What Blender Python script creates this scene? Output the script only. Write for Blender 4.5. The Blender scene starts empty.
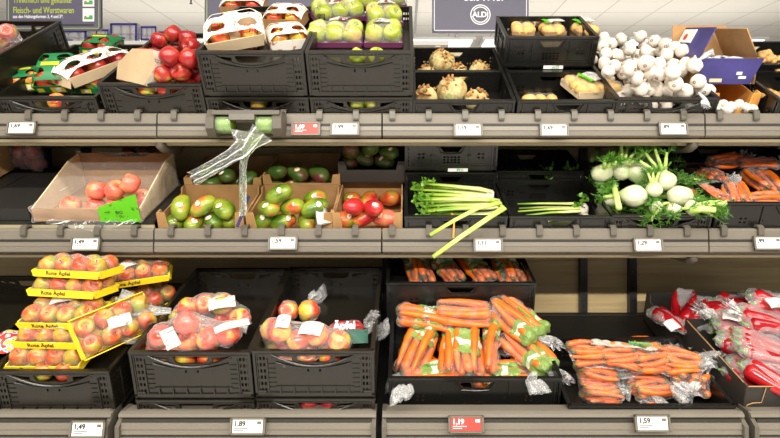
import bpy, bmesh, math, random
from mathutils import Vector, Matrix, noise, Euler
R = math.radians
random.seed(7)
C = bpy.context.scene.collection
F, CX, CY, EYE = 540.0, 406.0, 168.0, 1.45      # focal length in px, principal point, eye height

# ------------------------------------------------------------------ materials
def nt(name):
    m = bpy.data.materials.new(name); m.use_nodes = True
    t = m.node_tree; return m, t, t.nodes, t.links, t.nodes['Principled BSDF']
def hexc(r, g, b):
    f = lambda c: (c/255/12.92) if c/255 <= .04045 else ((c/255+.055)/1.055)**2.4
    return (f(r), f(g), f(b), 1)
def plain(name, col, rough=.5, spec=.5, metal=0, bump=0, bscale=200, emit=0):
    m, t, N, L, b = nt(name)
    b.inputs['Base Color'].default_value = col; b.inputs['Roughness'].default_value = rough
    b.inputs['Specular IOR Level'].default_value = spec; b.inputs['Metallic'].default_value = metal
    if emit: b.inputs['Emission Color'].default_value = col; b.inputs['Emission Strength'].default_value = emit
    n = N.new('ShaderNodeTexNoise'); n.inputs['Scale'].default_value = bscale; n.inputs['Detail'].default_value = 3
    tc = N.new('ShaderNodeTexCoord'); L.new(tc.outputs['Object'], n.inputs['Vector'])
    mx = N.new('ShaderNodeMix'); mx.data_type = 'RGBA'; mx.blend_type = 'MULTIPLY'; mx.inputs[0].default_value = .16
    mx.inputs[6].default_value = col; L.new(n.outputs['Fac'], mx.inputs[7]); L.new(mx.outputs[2], b.inputs['Base Color'])
    if bump:
        bp = N.new('ShaderNodeBump'); bp.inputs['Strength'].default_value = bump; bp.inputs['Distance'].default_value = .002
        L.new(n.outputs['Fac'], bp.inputs['Height']); L.new(bp.outputs[0], b.inputs['Normal'])
    return m
def ramp(name, stops, scale, rough=.4, detail=3, bump=0, stretch=(1,1,1), fine=0, finescale=120, dist=0, coat=0, sss=0, spec=.5, axis=None, axisamp=1, finestretch=(1,1,1)):
    """noise (plus an optional gradient along an object axis) through a colour ramp; varies per object"""
    m, t, N, L, b = nt(name)
    tc = N.new('ShaderNodeTexCoord'); mp = N.new('ShaderNodeMapping'); mp.inputs['Scale'].default_value = stretch
    L.new(tc.outputs['Object'], mp.inputs[0])
    oi = N.new('ShaderNodeObjectInfo'); mu = N.new('ShaderNodeMath'); mu.operation = 'MULTIPLY'; mu.inputs[1].default_value = 37
    L.new(oi.outputs['Random'], mu.inputs[0])
    n = N.new('ShaderNodeTexNoise'); n.noise_dimensions = '4D'; n.inputs['Scale'].default_value = scale
    n.inputs['Detail'].default_value = detail; n.inputs['Distortion'].default_value = dist
    L.new(mp.outputs[0], n.inputs['Vector']); L.new(mu.outputs[0], n.inputs['W'])
    src = n.outputs['Fac']
    if axis is not None:
        sp = N.new('ShaderNodeSeparateXYZ'); L.new(tc.outputs['Object'], sp.inputs[0])
        ma = N.new('ShaderNodeMath'); ma.operation = 'MULTIPLY_ADD'; ma.inputs[1].default_value = axisamp
        L.new(sp.outputs[axis], ma.inputs[0]); L.new(n.outputs['Fac'], ma.inputs[2]); src = ma.outputs[0]
    cr = N.new('ShaderNodeValToRGB'); L.new(src, cr.inputs[0])
    e = cr.color_ramp.elements
    e[0].position, e[0].color = stops[0]; e[1].position, e[1].color = stops[-1]
    for p, c in stops[1:-1]:
        x = e.new(p); x.color = c
    out = cr.outputs[0]
    if fine:
        mp2 = N.new('ShaderNodeMapping'); mp2.inputs['Scale'].default_value = finestretch; L.new(tc.outputs['Object'], mp2.inputs[0])
        n2 = N.new('ShaderNodeTexNoise'); n2.inputs['Scale'].default_value = finescale; n2.inputs['Detail'].default_value = 4
        L.new(mp2.outputs[0], n2.inputs['Vector'])
        c2 = N.new('ShaderNodeValToRGB'); L.new(n2.outputs['Fac'], c2.inputs[0])
        c2.color_ramp.elements[0].position = .35; c2.color_ramp.elements[1].position = .65
        c2.color_ramp.elements[0].color = (1-fine,)*3+(1,)
        mx = N.new('ShaderNodeMix'); mx.data_type = 'RGBA'; mx.blend_type = 'MULTIPLY'; mx.inputs[0].default_value = 1
        L.new(out, mx.inputs[6]); L.new(c2.outputs[0], mx.inputs[7]); out = mx.outputs[2]
        if bump:
            bp = N.new('ShaderNodeBump'); bp.inputs['Strength'].default_value = bump; bp.inputs['Distance'].default_value = .003
            L.new(n2.outputs['Fac'], bp.inputs['Height']); L.new(bp.outputs[0], b.inputs['Normal'])
    L.new(out, b.inputs['Base Color']); b.inputs['Roughness'].default_value = rough
    b.inputs['Coat Weight'].default_value = coat; b.inputs['Specular IOR Level'].default_value = spec
    if sss:
        b.inputs['Subsurface Weight'].default_value = sss; b.inputs['Subsurface Scale'].default_value = .01
    return m
def film(name, tint=(1,1,1,1), haze=.06, crease=.55, bands=(), pscale=60):
    """thin clear plastic with white creases; bands = printed stripes [(axis, centre, half width, colour)] in the bag's own space"""
    m, t, N, L, b = nt(name)
    out = N['Material Output']; N.remove(b)
    tr = N.new('ShaderNodeBsdfTransparent'); tr.inputs[0].default_value = tint
    gl = N.new('ShaderNodeBsdfPrincipled'); gl.inputs['Base Color'].default_value = (.82,.83,.83,1); gl.inputs['Roughness'].default_value = .12
    gl.inputs['Specular IOR Level'].default_value = 1.0
    tc = N.new('ShaderNodeTexCoord')
    n = N.new('ShaderNodeTexNoise'); n.inputs['Scale'].default_value = pscale; n.inputs['Detail'].default_value = 3; n.inputs['Distortion'].default_value = 1.5
    n.noise_type = 'RIDGED_MULTIFRACTAL'; n.normalize = True
    L.new(tc.outputs['Object'], n.inputs['Vector'])
    bp = N.new('ShaderNodeBump'); bp.inputs['Strength'].default_value = 1; bp.inputs['Distance'].default_value = .006
    L.new(n.outputs['Fac'], bp.inputs['Height']); L.new(bp.outputs[0], gl.inputs['Normal'])
    cr = N.new('ShaderNodeValToRGB'); L.new(n.outputs['Fac'], cr.inputs[0])
    cr.color_ramp.elements[0].position = .60; cr.color_ramp.elements[0].color = (0,0,0,1)
    cr.color_ramp.elements[1].position = .85; cr.color_ramp.elements[1].color = (crease,)*3+(1,)
    lw = N.new('ShaderNodeLayerWeight'); lw.inputs[0].default_value = .12; L.new(bp.outputs[0], lw.inputs['Normal'])
    a1 = N.new('ShaderNodeMath'); a1.operation = 'ADD'; L.new(cr.outputs[0], a1.inputs[0]); L.new(lw.outputs['Fresnel'], a1.inputs[1])
    a2 = N.new('ShaderNodeMath'); a2.operation = 'ADD'; a2.use_clamp = True; L.new(a1.outputs[0], a2.inputs[0]); a2.inputs[1].default_value = haze
    mix = N.new('ShaderNodeMixShader'); L.new(a2.outputs[0], mix.inputs[0]); L.new(tr.outputs[0], mix.inputs[1]); L.new(gl.outputs[0], mix.inputs[2])
    cur = mix.outputs[0]
    sp = N.new('ShaderNodeSeparateXYZ'); L.new(tc.outputs['Object'], sp.inputs[0])
    n3 = N.new('ShaderNodeTexNoise'); n3.inputs['Scale'].default_value = 25; L.new(tc.outputs['Object'], n3.inputs['Vector'])
    def op(o, x, y):
        k = N.new('ShaderNodeMath'); k.operation = o
        for i, v in enumerate((x, y)):
            if isinstance(v, (int, float)): k.inputs[i].default_value = v
            else: L.new(v, k.inputs[i])
        return k.outputs[0]
    for bd in bands:
        ax, c, hw, col = bd[:4]
        j = op('MULTIPLY', op('SUBTRACT', n3.outputs['Fac'], .5), .05)
        mk = op('LESS_THAN', op('ABSOLUTE', op('SUBTRACT', op('ADD', sp.outputs[ax], j), c), 0), hw)
        if len(bd) > 4:                                   # limited on a second axis
            ax2, c2, hw2 = bd[4]
            mk = op('MULTIPLY', mk, op('LESS_THAN', op('ABSOLUTE', op('SUBTRACT', sp.outputs[ax2], c2), 0), hw2))
        pb = N.new('ShaderNodeBsdfPrincipled'); pb.inputs['Base Color'].default_value = col; pb.inputs['Roughness'].default_value = .25
        L.new(bp.outputs[0], pb.inputs['Normal'])
        mm = N.new('ShaderNodeMixShader'); L.new(op('MULTIPLY', mk, .9), mm.inputs[0]); L.new(cur, mm.inputs[1]); L.new(pb.outputs[0], mm.inputs[2]); cur = mm.outputs[0]
    L.new(cur, out.inputs[0])
    return m
H = hexc
M = {}
M['crate'] = plain('black_plastic', (.0105,.0090,.0060,1), .27, .55, bump=.15)
M['crate_grey'] = plain('charcoal_plastic', (.0075,.0075,.0065,1), .26, .5, bump=.15)
M['fascia'] = plain('grey_beige_enamel', H(114,108,97), .38, .4, bscale=6)
M['fascia_dk'] = plain('grey_groove', H(44,40,35), .5)
M['clip'] = plain('clip_plastic', H(88,83,73), .4)
M['deck'] = plain('deck_plastic', (.012,.0115,.010,1), .5)
M['upright'] = plain('upright_metal', (.02,.02,.02,1), .4)
M['under'] = plain('shelf_underside', H(120,108,84), .6)
M['riser'] = plain('cream_riser', H(176,164,132), .5)
M['white'] = plain('white_card', (.83,.82,.79,1), .6)
M['red_card'] = plain('red_card', H(215,60,50), .5)
M['ink'] = plain('black_ink', (.02,.02,.02,1), .6)
M['holder'] = plain('tag_holder', H(104,98,86), .4)
M['kraft'] = ramp('kraft_card', [(.3,H(150,112,68)),(.7,H(176,136,88))], 12, .8, fine=.12, finescale=300)
M['kraft_lt'] = ramp('pale_kraft_card', [(.3,H(205,180,140)),(.7,H(222,200,164))], 12, .8, fine=.08, finescale=300)
M['kraft_or'] = ramp('orange_card', [(.3,H(205,140,62)),(.7,H(222,160,80))], 12, .8)
M['blackcard'] = plain('black_card', (.028,.025,.02,1), .55, bscale=40)
M['purplecard'] = ramp('purple_printed_card', [(.35,H(50,46,104)),(.6,H(62,56,120))], 10, .45)
M['white_print'] = ramp('white_printed_card', [(.0,H(238,232,220)),(.56,H(238,232,220)),(.60,H(206,120,88)),(.64,H(120,140,150)),(.68,H(238,232,220))], 38, .5, detail=1)
M['green_card'] = plain('green_card', H(16,112,60), .45)
M['yellow_card'] = plain('yellow_card', H(222,200,40), .45)
M['green_print'] = ramp('green_printed_card', [(.0,H(20,120,60)),(.53,H(20,120,60)),(.56,H(226,206,50)),(1,H(226,206,50))], 20, .45, detail=0)
M['yellow_tray'] = ramp('yellow_tray_card', [(.3,H(246,205,22)),(.7,H(250,215,40))], 10, .4)
M['plum_tray'] = plain('plum_tray_card', H(112,50,88), .45)
M['label'] = ramp('white_label', [(0,H(245,243,238)),(.60,H(245,243,238)),(.64,H(150,140,150)),(.70,H(245,243,238))], 60, .5, detail=2)
M['plum_label'] = ramp('plum_label', [(0,H(245,243,240)),(.50,H(245,243,240)),(.54,H(124,48,96)),(.72,H(204,110,60))], 45, .45, detail=1)
M['sticker'] = ramp('fruit_sticker', [(.45,H(248,246,240)),(.6,H(235,150,60))], 120, .4)
M['stem'] = plain('brown_stem', H(92,64,34), .8)
M['lime_card'] = ramp('lime_label', [(0,H(120,225,40)),(.6,H(120,225,40)),(.66,H(50,120,40)),(.7,H(120,225,40))], 50, .45)
red = H(160,28,32); dred = H(112,16,28); yel = H(226,190,70); org = H(232,120,50); gry = H(178,190,50)
M['apple_red'] = ramp('red_apple_skin', [(.28,H(206,150,60)),(.40,H(178,50,40)),(.6,red),(.8,dred)], 18, .28, fine=.4, finescale=180, coat=.15, finestretch=(1,1,.2))
M['apple_mix'] = ramp('red_yellow_apple_skin', [(.30,H(206,200,60)),(.44,H(226,160,60)),(.52,H(222,86,50)),(.72,H(190,40,36))], 16, .22, fine=.2, finescale=180, coat=.3, finestretch=(1,1,.2))
M['apple_mut'] = ramp('russet_apple_skin', [(.30,H(140,150,44)),(.44,H(190,150,60)),(.54,H(196,92,52)),(.74,H(164,52,44))], 14, .3, fine=.2, finescale=180, coat=.1, finestretch=(1,1,.2))
M['apple_green'] = ramp('green_apple_skin', [(.30,H(134,150,34)),(.48,H(160,172,56)),(.60,H(186,184,92)),(.70,H(206,160,104))], 14, .25, fine=.08, finescale=160, coat=.3)
M['pink'] = ramp('pink_fruit_skin', [(.3,H(236,196,110)),(.46,H(232,120,90)),(.7,H(212,60,62))], 16, .3, fine=.1, finescale=160)
M['mango_g'] = ramp('green_mango_skin', [(.25,H(44,74,18)),(.42,H(86,118,24)),(.56,H(140,152,44)),(.63,H(200,110,50)),(.72,H(180,50,40))], 11, .3, fine=.12, finescale=200, coat=.2)
M['mango_r'] = ramp('red_mango_skin', [(.25,H(70,110,30)),(.40,H(140,150,40)),(.48,H(215,120,50)),(.56,H(196,44,44)),(.78,H(110,22,36))], 11, .3, fine=.12, finescale=200, coat=.2)
M['mango_shaded'] = ramp('shaded_mango_skin', [(.3,H(40,70,24)),(.5,H(70,96,34)),(.64,H(106,40,44))], 11, .35, fine=.12, finescale=200)  # darker mango copy; shade of the rear trays is put into the colour
M['carrot'] = ramp('carrot_skin', [(.3,H(208,88,8)),(.6,H(226,112,18)),(.8,H(232,134,44))], 20, .42, fine=.16, finescale=60, finestretch=(4,1,1), bump=.3)
M['carrot_top'] = plain('carrot_crown', H(112,126,52), .7)
M['garlic'] = ramp('garlic_skin', [(.3,H(204,192,176)),(.55,H(222,214,202)),(.75,H(190,168,156))], 30, .55, fine=.08, finescale=60, finestretch=(1,1,.15), sss=.1)
M['fennel'] = ramp('fennel_bulb_skin', [(.2,H(208,204,180)),(.5,H(200,204,168)),(.8,H(140,170,80))], 12, .35, axis=2, axisamp=3.0, fine=.10, finescale=90, finestretch=(1,1,.12), sss=.1)
M['fennel_stalk'] = ramp('fennel_stalk_skin', [(.3,H(150,186,80)),(.7,H(196,216,130))], 20, .4)
M['frond'] = ramp('fennel_frond', [(.3,H(40,92,16)),(.7,H(92,144,34))], 40, .5)
M['celery'] = ramp('celery_stalk', [(.0,H(96,140,36)),(.16,H(140,170,56)),(.34,H(196,206,124)),(.48,H(222,218,180))], 6, .35, axis=0, axisamp=-1.6, fine=.16, finescale=120, finestretch=(.1,1,1), sss=.08)
M['celery_top'] = ramp('green_celery_stalk', [(.3,H(160,196,60)),(.7,H(206,224,120))], 12, .35, fine=.14, finescale=120)
M['leaf'] = ramp('celery_leaf', [(.3,H(54,110,22)),(.7,H(120,166,44))], 40, .5)
M['celeriac'] = ramp('celeriac_skin', [(.28,H(136,92,44)),(.42,H(190,160,100)),(.58,H(206,196,140)),(.75,H(170,172,104))], 22, .75, fine=.35, finescale=90, bump=.8)
M['root'] = ramp('celeriac_root', [(.3,H(140,92,44)),(.7,H(200,150,90))], 30, .8, fine=.3, finescale=120, bump=.8)
M['ginger'] = ramp('ginger_skin', [(.3,H(180,134,74)),(.7,H(214,176,112))], 30, .7, fine=.2, finescale=120, bump=.4)
M['potato'] = ramp('potato_skin', [(.3,H(206,160,84)),(.7,H(230,190,112))], 20, .6, fine=.12, finescale=160, bump=.2)
M['pepper'] = ramp('red_pepper_skin', [(.3,H(138,8,18)),(.7,H(176,22,30))], 10, .2, coat=.3, fine=.1, finescale=30)
M['pepper_stem'] = plain('green_pepper_stem', H(96,140,44), .6)
M['film'] = film('clear_film')
M['film_soft'] = film('soft_clear_film', haze=.05, crease=.35, pscale=35)
M['film_milky'] = film('milky_film', haze=.20, crease=.65, pscale=45)
M['film_bag'] = film('creased_bag_film', haze=.10, crease=.85, pscale=26)
M['net'] = film('white_net', haze=.55, crease=.5, pscale=120)
M['film_green'] = film('greenish_film', tint=(.66,.80,.42,1), haze=.16, crease=.6, pscale=40)
gp = H(118,146,72)
M['film_bio'] = film('green_printed_film', bands=((0,.02,.055,gp),(0,.015,.012,H(206,206,190))))
M['film_bio2'] = film('green_printed_film_end', bands=((0,.075,.05,gp),(0,.055,.008,H(206,206,190))))
M['film_grey'] = film('grey_printed_film', haze=.04, bands=((0,-.02,.12,H(176,172,160),(1,.034,.020)),(0,.03,.02,H(60,100,60),(1,.034,.014))))
M['film_lab'] = film('label_printed_film', bands=((0,-.045,.016,H(240,238,232)),(0,.05,.02,H(240,238,232))))
M['film_red'] = film('red_printed_film', tint=(1,.93,.93,1), haze=.17, crease=.75, pscale=34)
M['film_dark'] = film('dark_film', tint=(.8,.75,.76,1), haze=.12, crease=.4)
M['roll_pack'] = film('roll_pack_film', haze=.15, crease=.2)
M['purple'] = plain('purple_print', H(62,44,150), .35)
M['paper_roll'] = plain('white_paper_roll', (.60,.60,.64,1), .8)
M['sign'] = plain('slate_sign', H(84,82,104), .5, bscale=3)
M['sign_line'] = plain('lime_line', H(160,180,90), .5)
M['sign_text'] = plain('lime_text', H(190,205,60), .5)
M['sign_white'] = plain('sign_white', (.85,.85,.87,1), .5)
M['green'] = plain('bright_green', H(60,160,80), .5)
M['metal'] = plain('bright_metal', H(210,210,210), .25, metal=.7)
M['white_soft'] = plain('white_far_wall', (.74,.76,.78,1), .8, bscale=2)
M['floor'] = plain('floor_tile', (.55,.52,.48,1), .3, bscale=4)
M['navy'] = plain('navy_strip', H(30,40,100), .4)
M['lamp'] = plain('lamp_diffuser', (.97,.99,1,1), .5, emit=1.6)
M['teal'] = plain('teal_pack', H(40,110,90), .4)
M['multi'] = ramp('mixed_print', [(0,H(230,40,40)),(.42,H(230,60,40)),(.46,H(250,250,250)),(.54,H(40,60,190)),(.6,H(250,220,40))], 60, .4, detail=0)
# plywood
M['ply'] = ramp('plywood', [(.3,H(176,152,108)),(.55,H(198,176,130)),(.75,H(160,134,90))], 3.0, .65, stretch=(.35,1,5), fine=.12, finescale=14, finestretch=(.3,1,8), detail=5, dist=.6)
# ceiling tiles
m, t, N, L, b = nt('ceiling_tiles'); M['ceiling'] = m
tc = N.new('ShaderNodeTexCoord'); mp = N.new('ShaderNodeMapping'); mp.inputs['Location'].default_value = (-3.131, -6.84, 0); L.new(tc.outputs['Object'], mp.inputs[0])
bk = N.new('ShaderNodeTexBrick'); bk.offset = 0; bk.inputs['Scale'].default_value = 1; bk.inputs['Brick Width'].default_value = .625; bk.inputs['Row Height'].default_value = .625
bk.inputs['Mortar Size'].default_value = .008; bk.inputs['Mortar Smooth'].default_value = .1; bk.inputs['Color1'].default_value = (.80,.775,.72,1); bk.inputs['Color2'].default_value = (.78,.755,.70,1); bk.inputs['Mortar'].default_value = (.52,.50,.45,1)
L.new(mp.outputs[0], bk.inputs['Vector']); L.new(bk.outputs['Color'], b.inputs['Base Color']); b.inputs['Roughness'].default_value = .9

# ------------------------------------------------------------------ mesh helpers
class MB:
    def __init__(s): s.bm = bmesh.new()
    def box(s, c, d, m=Matrix(), taper=0):
        r = bmesh.ops.create_cube(s.bm, size=1)
        for v in r['verts']:
            k = 1 - taper*(v.co.z+.5)
            v.co = m @ Vector((c[0]+v.co.x*d[0]*k, c[1]+v.co.y*d[1]*k, c[2]+v.co.z*d[2]))
    def prism(s, prof, x0, x1, m=Matrix()):
        """profile [(y,z)] swept along x"""
        a = [s.bm.verts.new(m @ Vector((x0, y, z))) for y, z in prof]; b = [s.bm.verts.new(m @ Vector((x1, y, z))) for y, z in prof]
        n = len(prof); s.bm.faces.new(a); s.bm.faces.new(b[::-1])
        for i in range(n): s.bm.faces.new((a[i], b[i], b[(i+1) % n], a[(i+1) % n]))
    def tube(s, pts, rad, seg=10, flat=1.0, cap=True, ruf=None):
        pts = [Vector(p) for p in pts]; n = len(pts)
        if not isinstance(rad, (list, tuple)): rad = [rad]*n
        up = None; rings = []
        for i, p in enumerate(pts):
            t = (pts[min(i+1, n-1)] - pts[max(i-1, 0)]).normalized()
            if up is None:
                up = Vector((0,0,1)) if abs(t.z) < .9 else Vector((0,1,0))
            u = (up - t*up.dot(t)).normalized(); w = t.cross(u); up = u; ring = []
            for k in range(seg):
                a = 2*math.pi*k/seg; r = rad[i]
                if ruf: r *= ruf(i, k)
                ring.append(s.bm.verts.new(p + u*math.cos(a)*r*flat + w*math.sin(a)*r))
            rings.append(ring)
        for i in range(n-1):
            for k in range(seg):
                s.bm.faces.new((rings[i][k], rings[i][(k+1) % seg], rings[i+1][(k+1) % seg], rings[i+1][k]))
        if cap:
            s.bm.faces.new(rings[0][::-1]); s.bm.faces.new(rings[-1])
    def lathe(s, prof, seg=20, f=None):
        """profile [(r,z)] about z; f(vector, angle) deforms"""
        rings = []
        for r, z in prof:
            if r < 1e-6:
                v = Vector((0,0,z)); rings.append([s.bm.verts.new(f(v, 0) if f else v)]); continue
            ring = []
            for k in range(seg):
                a = 2*math.pi*k/seg; v = Vector((r*math.cos(a), r*math.sin(a), z)); ring.append(s.bm.verts.new(f(v, a) if f else v))
            rings.append(ring)
        for A, B in zip(rings, rings[1:]):
            for k in range(seg):
                j = (k+1) % seg
                if len(A) == 1 and len(B) == 1: continue
                if len(A) == 1: s.bm.faces.new((A[0], B[k], B[j]))
                elif len(B) == 1: s.bm.faces.new((A[j], A[k], B[0]))
                else: s.bm.faces.new((A[k], B[k], B[j], A[j]))
    def mesh(s, me, m=Matrix()):
        n = len(s.bm.verts); s.bm.from_mesh(me); s.bm.verts.ensure_lookup_table()
        for v in s.bm.verts[n:]: v.co = m @ v.co
    def grid(s, f, nu, nv):
        vs = [[s.bm.verts.new(f(i/nu, j/nv)) for j in range(nv+1)] for i in range(nu+1)]
        for i in range(nu):
            for j in range(nv): s.bm.faces.new((vs[i][j], vs[i+1][j], vs[i+1][j+1], vs[i][j+1]))
    def data(s, name, mat, smooth=False):
        bmesh.ops.recalc_face_normals(s.bm, faces=s.bm.faces)
        me = bpy.data.meshes.new(name); s.bm.to_mesh(me); s.bm.free()
        me.materials.append(M[mat] if isinstance(mat, str) else mat)
        if smooth:
            for p in me.polygons: p.use_smooth = True
        return me
    def build(s, name, mat, parent=None, smooth=False, mw=None):
        return link(name, s.data(name, mat, smooth), parent, mw)
def link(name, me, parent=None, mw=None):
    o = bpy.data.objects.new(name, me); C.objects.link(o)
    if parent: o.parent = parent
    if mw is not None: o.matrix_basis = mw
    return o
def tag(o, label=None, cat=None, group=None, kind=None):
    if label: o['label'] = label
    if cat: o['category'] = cat
    if group: o['group'] = group
    if kind: o['kind'] = kind
    return o
def empty(name, mw, label, cat, group=None):
    o = bpy.data.objects.new(name, None); C.objects.link(o); o.empty_display_size = .05; o.matrix_basis = mw
    return tag(o, label, cat, group)
def struct(o): o['kind'] = 'structure'; return o
def T(*v): return Matrix.Translation(Vector(v))
def Rx(a): return Matrix.Rotation(R(a), 4, 'X')
def Ry(a): return Matrix.Rotation(R(a), 4, 'Y')
def Rz(a): return Matrix.Rotation(R(a), 4, 'Z')
def curve2mesh(cu):
    o = bpy.data.objects.new('tmp', cu); C.objects.link(o)
    dg = bpy.context.evaluated_depsgraph_get(); me = bpy.data.meshes.new_from_object(o.evaluated_get(dg)); bpy.data.objects.remove(o)
    return me
def sheet(outer, holes, thick):
    """flat board in the xz plane (thickness along y) with holes"""
    cu = bpy.data.curves.new('s', 'CURVE'); cu.dimensions = '2D'; cu.fill_mode = 'BOTH'; cu.extrude = thick/2
    for poly in [outer]+holes:
        sp = cu.splines.new('POLY'); sp.points.add(len(poly)-1); sp.use_cyclic_u = True
        for p, (x, z) in zip(sp.points, poly): p.co = (x, z, 0, 1)
    me = curve2mesh(cu); me.transform(Rx(90)); return me
def text(s, size, align='LEFT', bold=0):
    cu = bpy.data.curves.new('t', 'FONT'); cu.body = s; cu.size = size; cu.extrude = .0004; cu.align_x = align; cu.offset = bold; cu.resolution_u = 3
    me = curve2mesh(cu); me.transform(Rx(90)); return me
def rect(x0, z0, x1, z1): return [(x0,z0),(x1,z0),(x1,z1),(x0,z1)]
def ell(cx, cz, rx, rz, n=14): return [(cx+rx*math.cos(2*math.pi*k/n), cz+rz*math.sin(2*math.pi*k/n)) for k in range(n)]
def text_part(parent, s, size, loc, mat, name='lettering', align='LEFT', rot=Matrix(), bold=0):
    me = text(s, size, align, bold); me.materials.clear(); me.materials.append(M[mat]); return link(name, me, parent, T(*loc) @ rot)
def at(px, py, d): return Vector(((px-CX)/F*d, d, EYE+(CY-py)/F*d))
RO = Vector((0,0,EYE))
def rd(px, py): return Vector(((px-CX)/F, 1, (CY-py)/F))

# ------------------------------------------------------------------ crates
def arc(x): return x*x
cache = {}
def panel(style, w, h, th=.006, handle=True):
    key = (style, round(w,3), round(h,3), handle)
    if key in cache: return cache[key]
    b = MB(); holes = []
    z0 = .010
    if style == 'arch':                                  # foldable crate wall: arched grip, ladder slots at the ends, short ribs
        k = w/.4; hw = w/2
        if handle:
            holes.append([(-.060*k,h-.020),(.060*k,h-.020),(.052*k,h-.042),(.040*k,h-.047),(-.040*k,h-.047),(-.052*k,h-.042)])
            for sg in (-1, 1):
                top = [(sg*x*k, h-.026-.020*(1-(x-.068)/.072)) for x in (.072,.09,.108,.124,.138)]
                up = [(sg*x*k, h-.020-.006*(1-(x-.068)/.072)) for x in (.138,.124,.108,.09,.072)]
                holes.append(top+up)
        cols = 3
        for sg in (-1, 1):
            for c in range(cols):
                x = sg*(hw-.012-.0115*c*k)
                nz = max(3, int((h-.04)/.021))
                for r in range(nz):
                    z = .022+r*(h-.036)/nz; holes.append(rect(x-.0032, z, x+.0032, z+.0125))
        for i in range(14):
            x = (-.10+.2*i/13)*k
            if abs(x) < .11*k: holes.append(rect(x-.003, h-.0145, x+.003, h-.0105))
        for x in (-.02*k, .02*k): holes.append(rect(x-.003, h-.082, x+.003, h-.072))
        b.mesh(sheet(rect(-hw, z0, hw, h), holes, th))
        if handle:
            pts = [(x*k, -.006, h-.012-.048*(1-(x/.145)**2)) for x in [-.145+.029*i for i in range(11)]]
            b.tube(pts, .0042, 6)
            pts = [(x*k, -.005, h-.046-.020*(1-(x/.125)**2)) for x in [-.125+.025*i for i in range(11)]]
            b.tube(pts, .0035, 6)
        for i in range(6):
            x = (-.115+.046*i)*k; b.box((x, -.006, .030), (.005, .007, .034), taper=.6)
        for sg in (-1, 1):
            b.box((sg*(hw-.004), -.001, h/2), (.008, .014, h-.01)); b.box((sg*(hw-.045*k), -.004, h*.46), (.004, .006, h*.72))
            b.box((sg*(hw-.02), -.002, .018), (.04, .012, .018), taper=.3)
            for r in range(7): b.box((sg*(hw-.060*k), -.004, .02+r*h*.1), (.024, .004, .0025))
        b.box((0, -.002, .014), (w, .012, .010)); b.box((0, -.005, .042), (w*.66, .003, .003))
    else:                                                # framed wall: three bays, small vent holes, trapezoid grip
        hw = w/2; gx = .05 if w < .5 else .06
        if handle: holes.append([(-gx,h-.022),(gx,h-.022),(gx*.62,h-.046),(-gx*.62,h-.046)])
        n = 5
        for r in range(3):
            for c in range(n):
                z = h*.36+r*.012-.010
                if z < h-.052: holes.append(rect(-.034+c*.0155, z-.003, -.034+c*.0155+.010, z+.004))
        for sg in (-1, 1):
            for dx in (0, .018):
                for z in (h*.58, h*.58-.016): holes.append(rect(sg*(hw*.60+dx)-.005, z-.004, sg*(hw*.60+dx)+.005, z+.004))
            for q in range(3): holes.append(rect(sg*(hw*.36)-.004+q*.007*sg, h*.5, sg*(hw*.36)-.001+q*.007*sg, h*.5+.010))
            for r in range(int((h-.04)/.018)): holes.append(rect(sg*(hw-.012)-.004, .02+r*.018, sg*(hw-.012)+.004, .031+r*.018))
        b.mesh(sheet(rect(-hw, z0, hw, h), holes, th))
        for x in (-hw+.022, -hw*.40, hw*.40, hw-.022): b.box((x, -.004, h/2), (.005, .007, h-.02))
        for sg in (-1, 1): b.box((sg*(hw-.004), -.001, h/2), (.008, .014, h-.01))
        b.box((0, -.003, .016), (w, .010, .012)); b.box((0, -.004, h*.30-.01), (w-.04, .004, .003))
        if handle: b.tube([(-gx-.012,-.005,h-.014),(-gx*.72-.006,-.006,h-.050),(0,-.006,h-.053),(gx*.72+.006,-.006,h-.050),(gx+.012,-.005,h-.014)], .003, 6)
    b.box((0, -.003, h-.004), (w, .014, .009))           # rim
    b.box((0, -.006, h-.013), (w*.97, .005, .003))
    me = b.data('panel', 'crate' if style == 'arch' else 'crate_grey'); cache[key] = me; return me
class Box:
    """a container's own frame (x across, y to the back, z up from its underside) and the pile of things in it"""
    def __init__(s, mw, w, d, h, fl): s.M = mw; s.I = mw.inverted(); s.w = w; s.d = d; s.h = h; s.fl = fl; s.sp = []
    def ray(s, px, py, h):
        o = s.I @ RO; v = s.I.to_3x3() @ rd(px, py); t = (h-o.z)/v.z; p = o+v*t; return p.x, p.y
    def rest(s, x, y, r):
        h = s.fl+r
        for (a, b, c, q) in s.sp:
            dd = (x-a)**2+(y-b)**2; q2 = (q+r)*.96
            if dd < q2*q2: h = max(h, c+math.sqrt(q2*q2-dd))
        return h
    def put(s, px, py, r, clamp=True, h0=None, cap_=None):
        h = h0 or s.h
        for _ in range(7):
            x, y = s.ray(px, py, h)
            if clamp:
                x = max(-s.w/2+r+.008, min(s.w/2-r-.008, x)); y = max(r+.01, min(s.d-r-.01, y))
            h = .5*h+.5*s.rest(x, y, r)
        h = s.rest(x, y, r); cap = s.fl+r*3.2 if cap_ is None else cap_
        if h > cap:                                      # would balance on others: roll off to the lowest spot near by
            best = (h+0, x, y, h)
            for k in range(160):
                q = .012+.10*k/160; a = random.uniform(0, 6.28); X = x+q*math.cos(a); Y = y+q*math.sin(a)
                if clamp: X = max(-s.w/2+r+.008, min(s.w/2-r-.008, X)); Y = max(r+.01, min(s.d-r-.01, Y))
                z = s.rest(X, Y, r); c = max(z, cap)+q*.8
                if c < best[0]: best = (c, X, Y, z)
            _, x, y, h = best
        s.sp.append((x, y, h, r)); return Vector((x, y, h))
    def drop(s, x, y, r):
        h = s.rest(x, y, r); s.sp.append((x, y, h, r)); return Vector((x, y, h))
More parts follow.
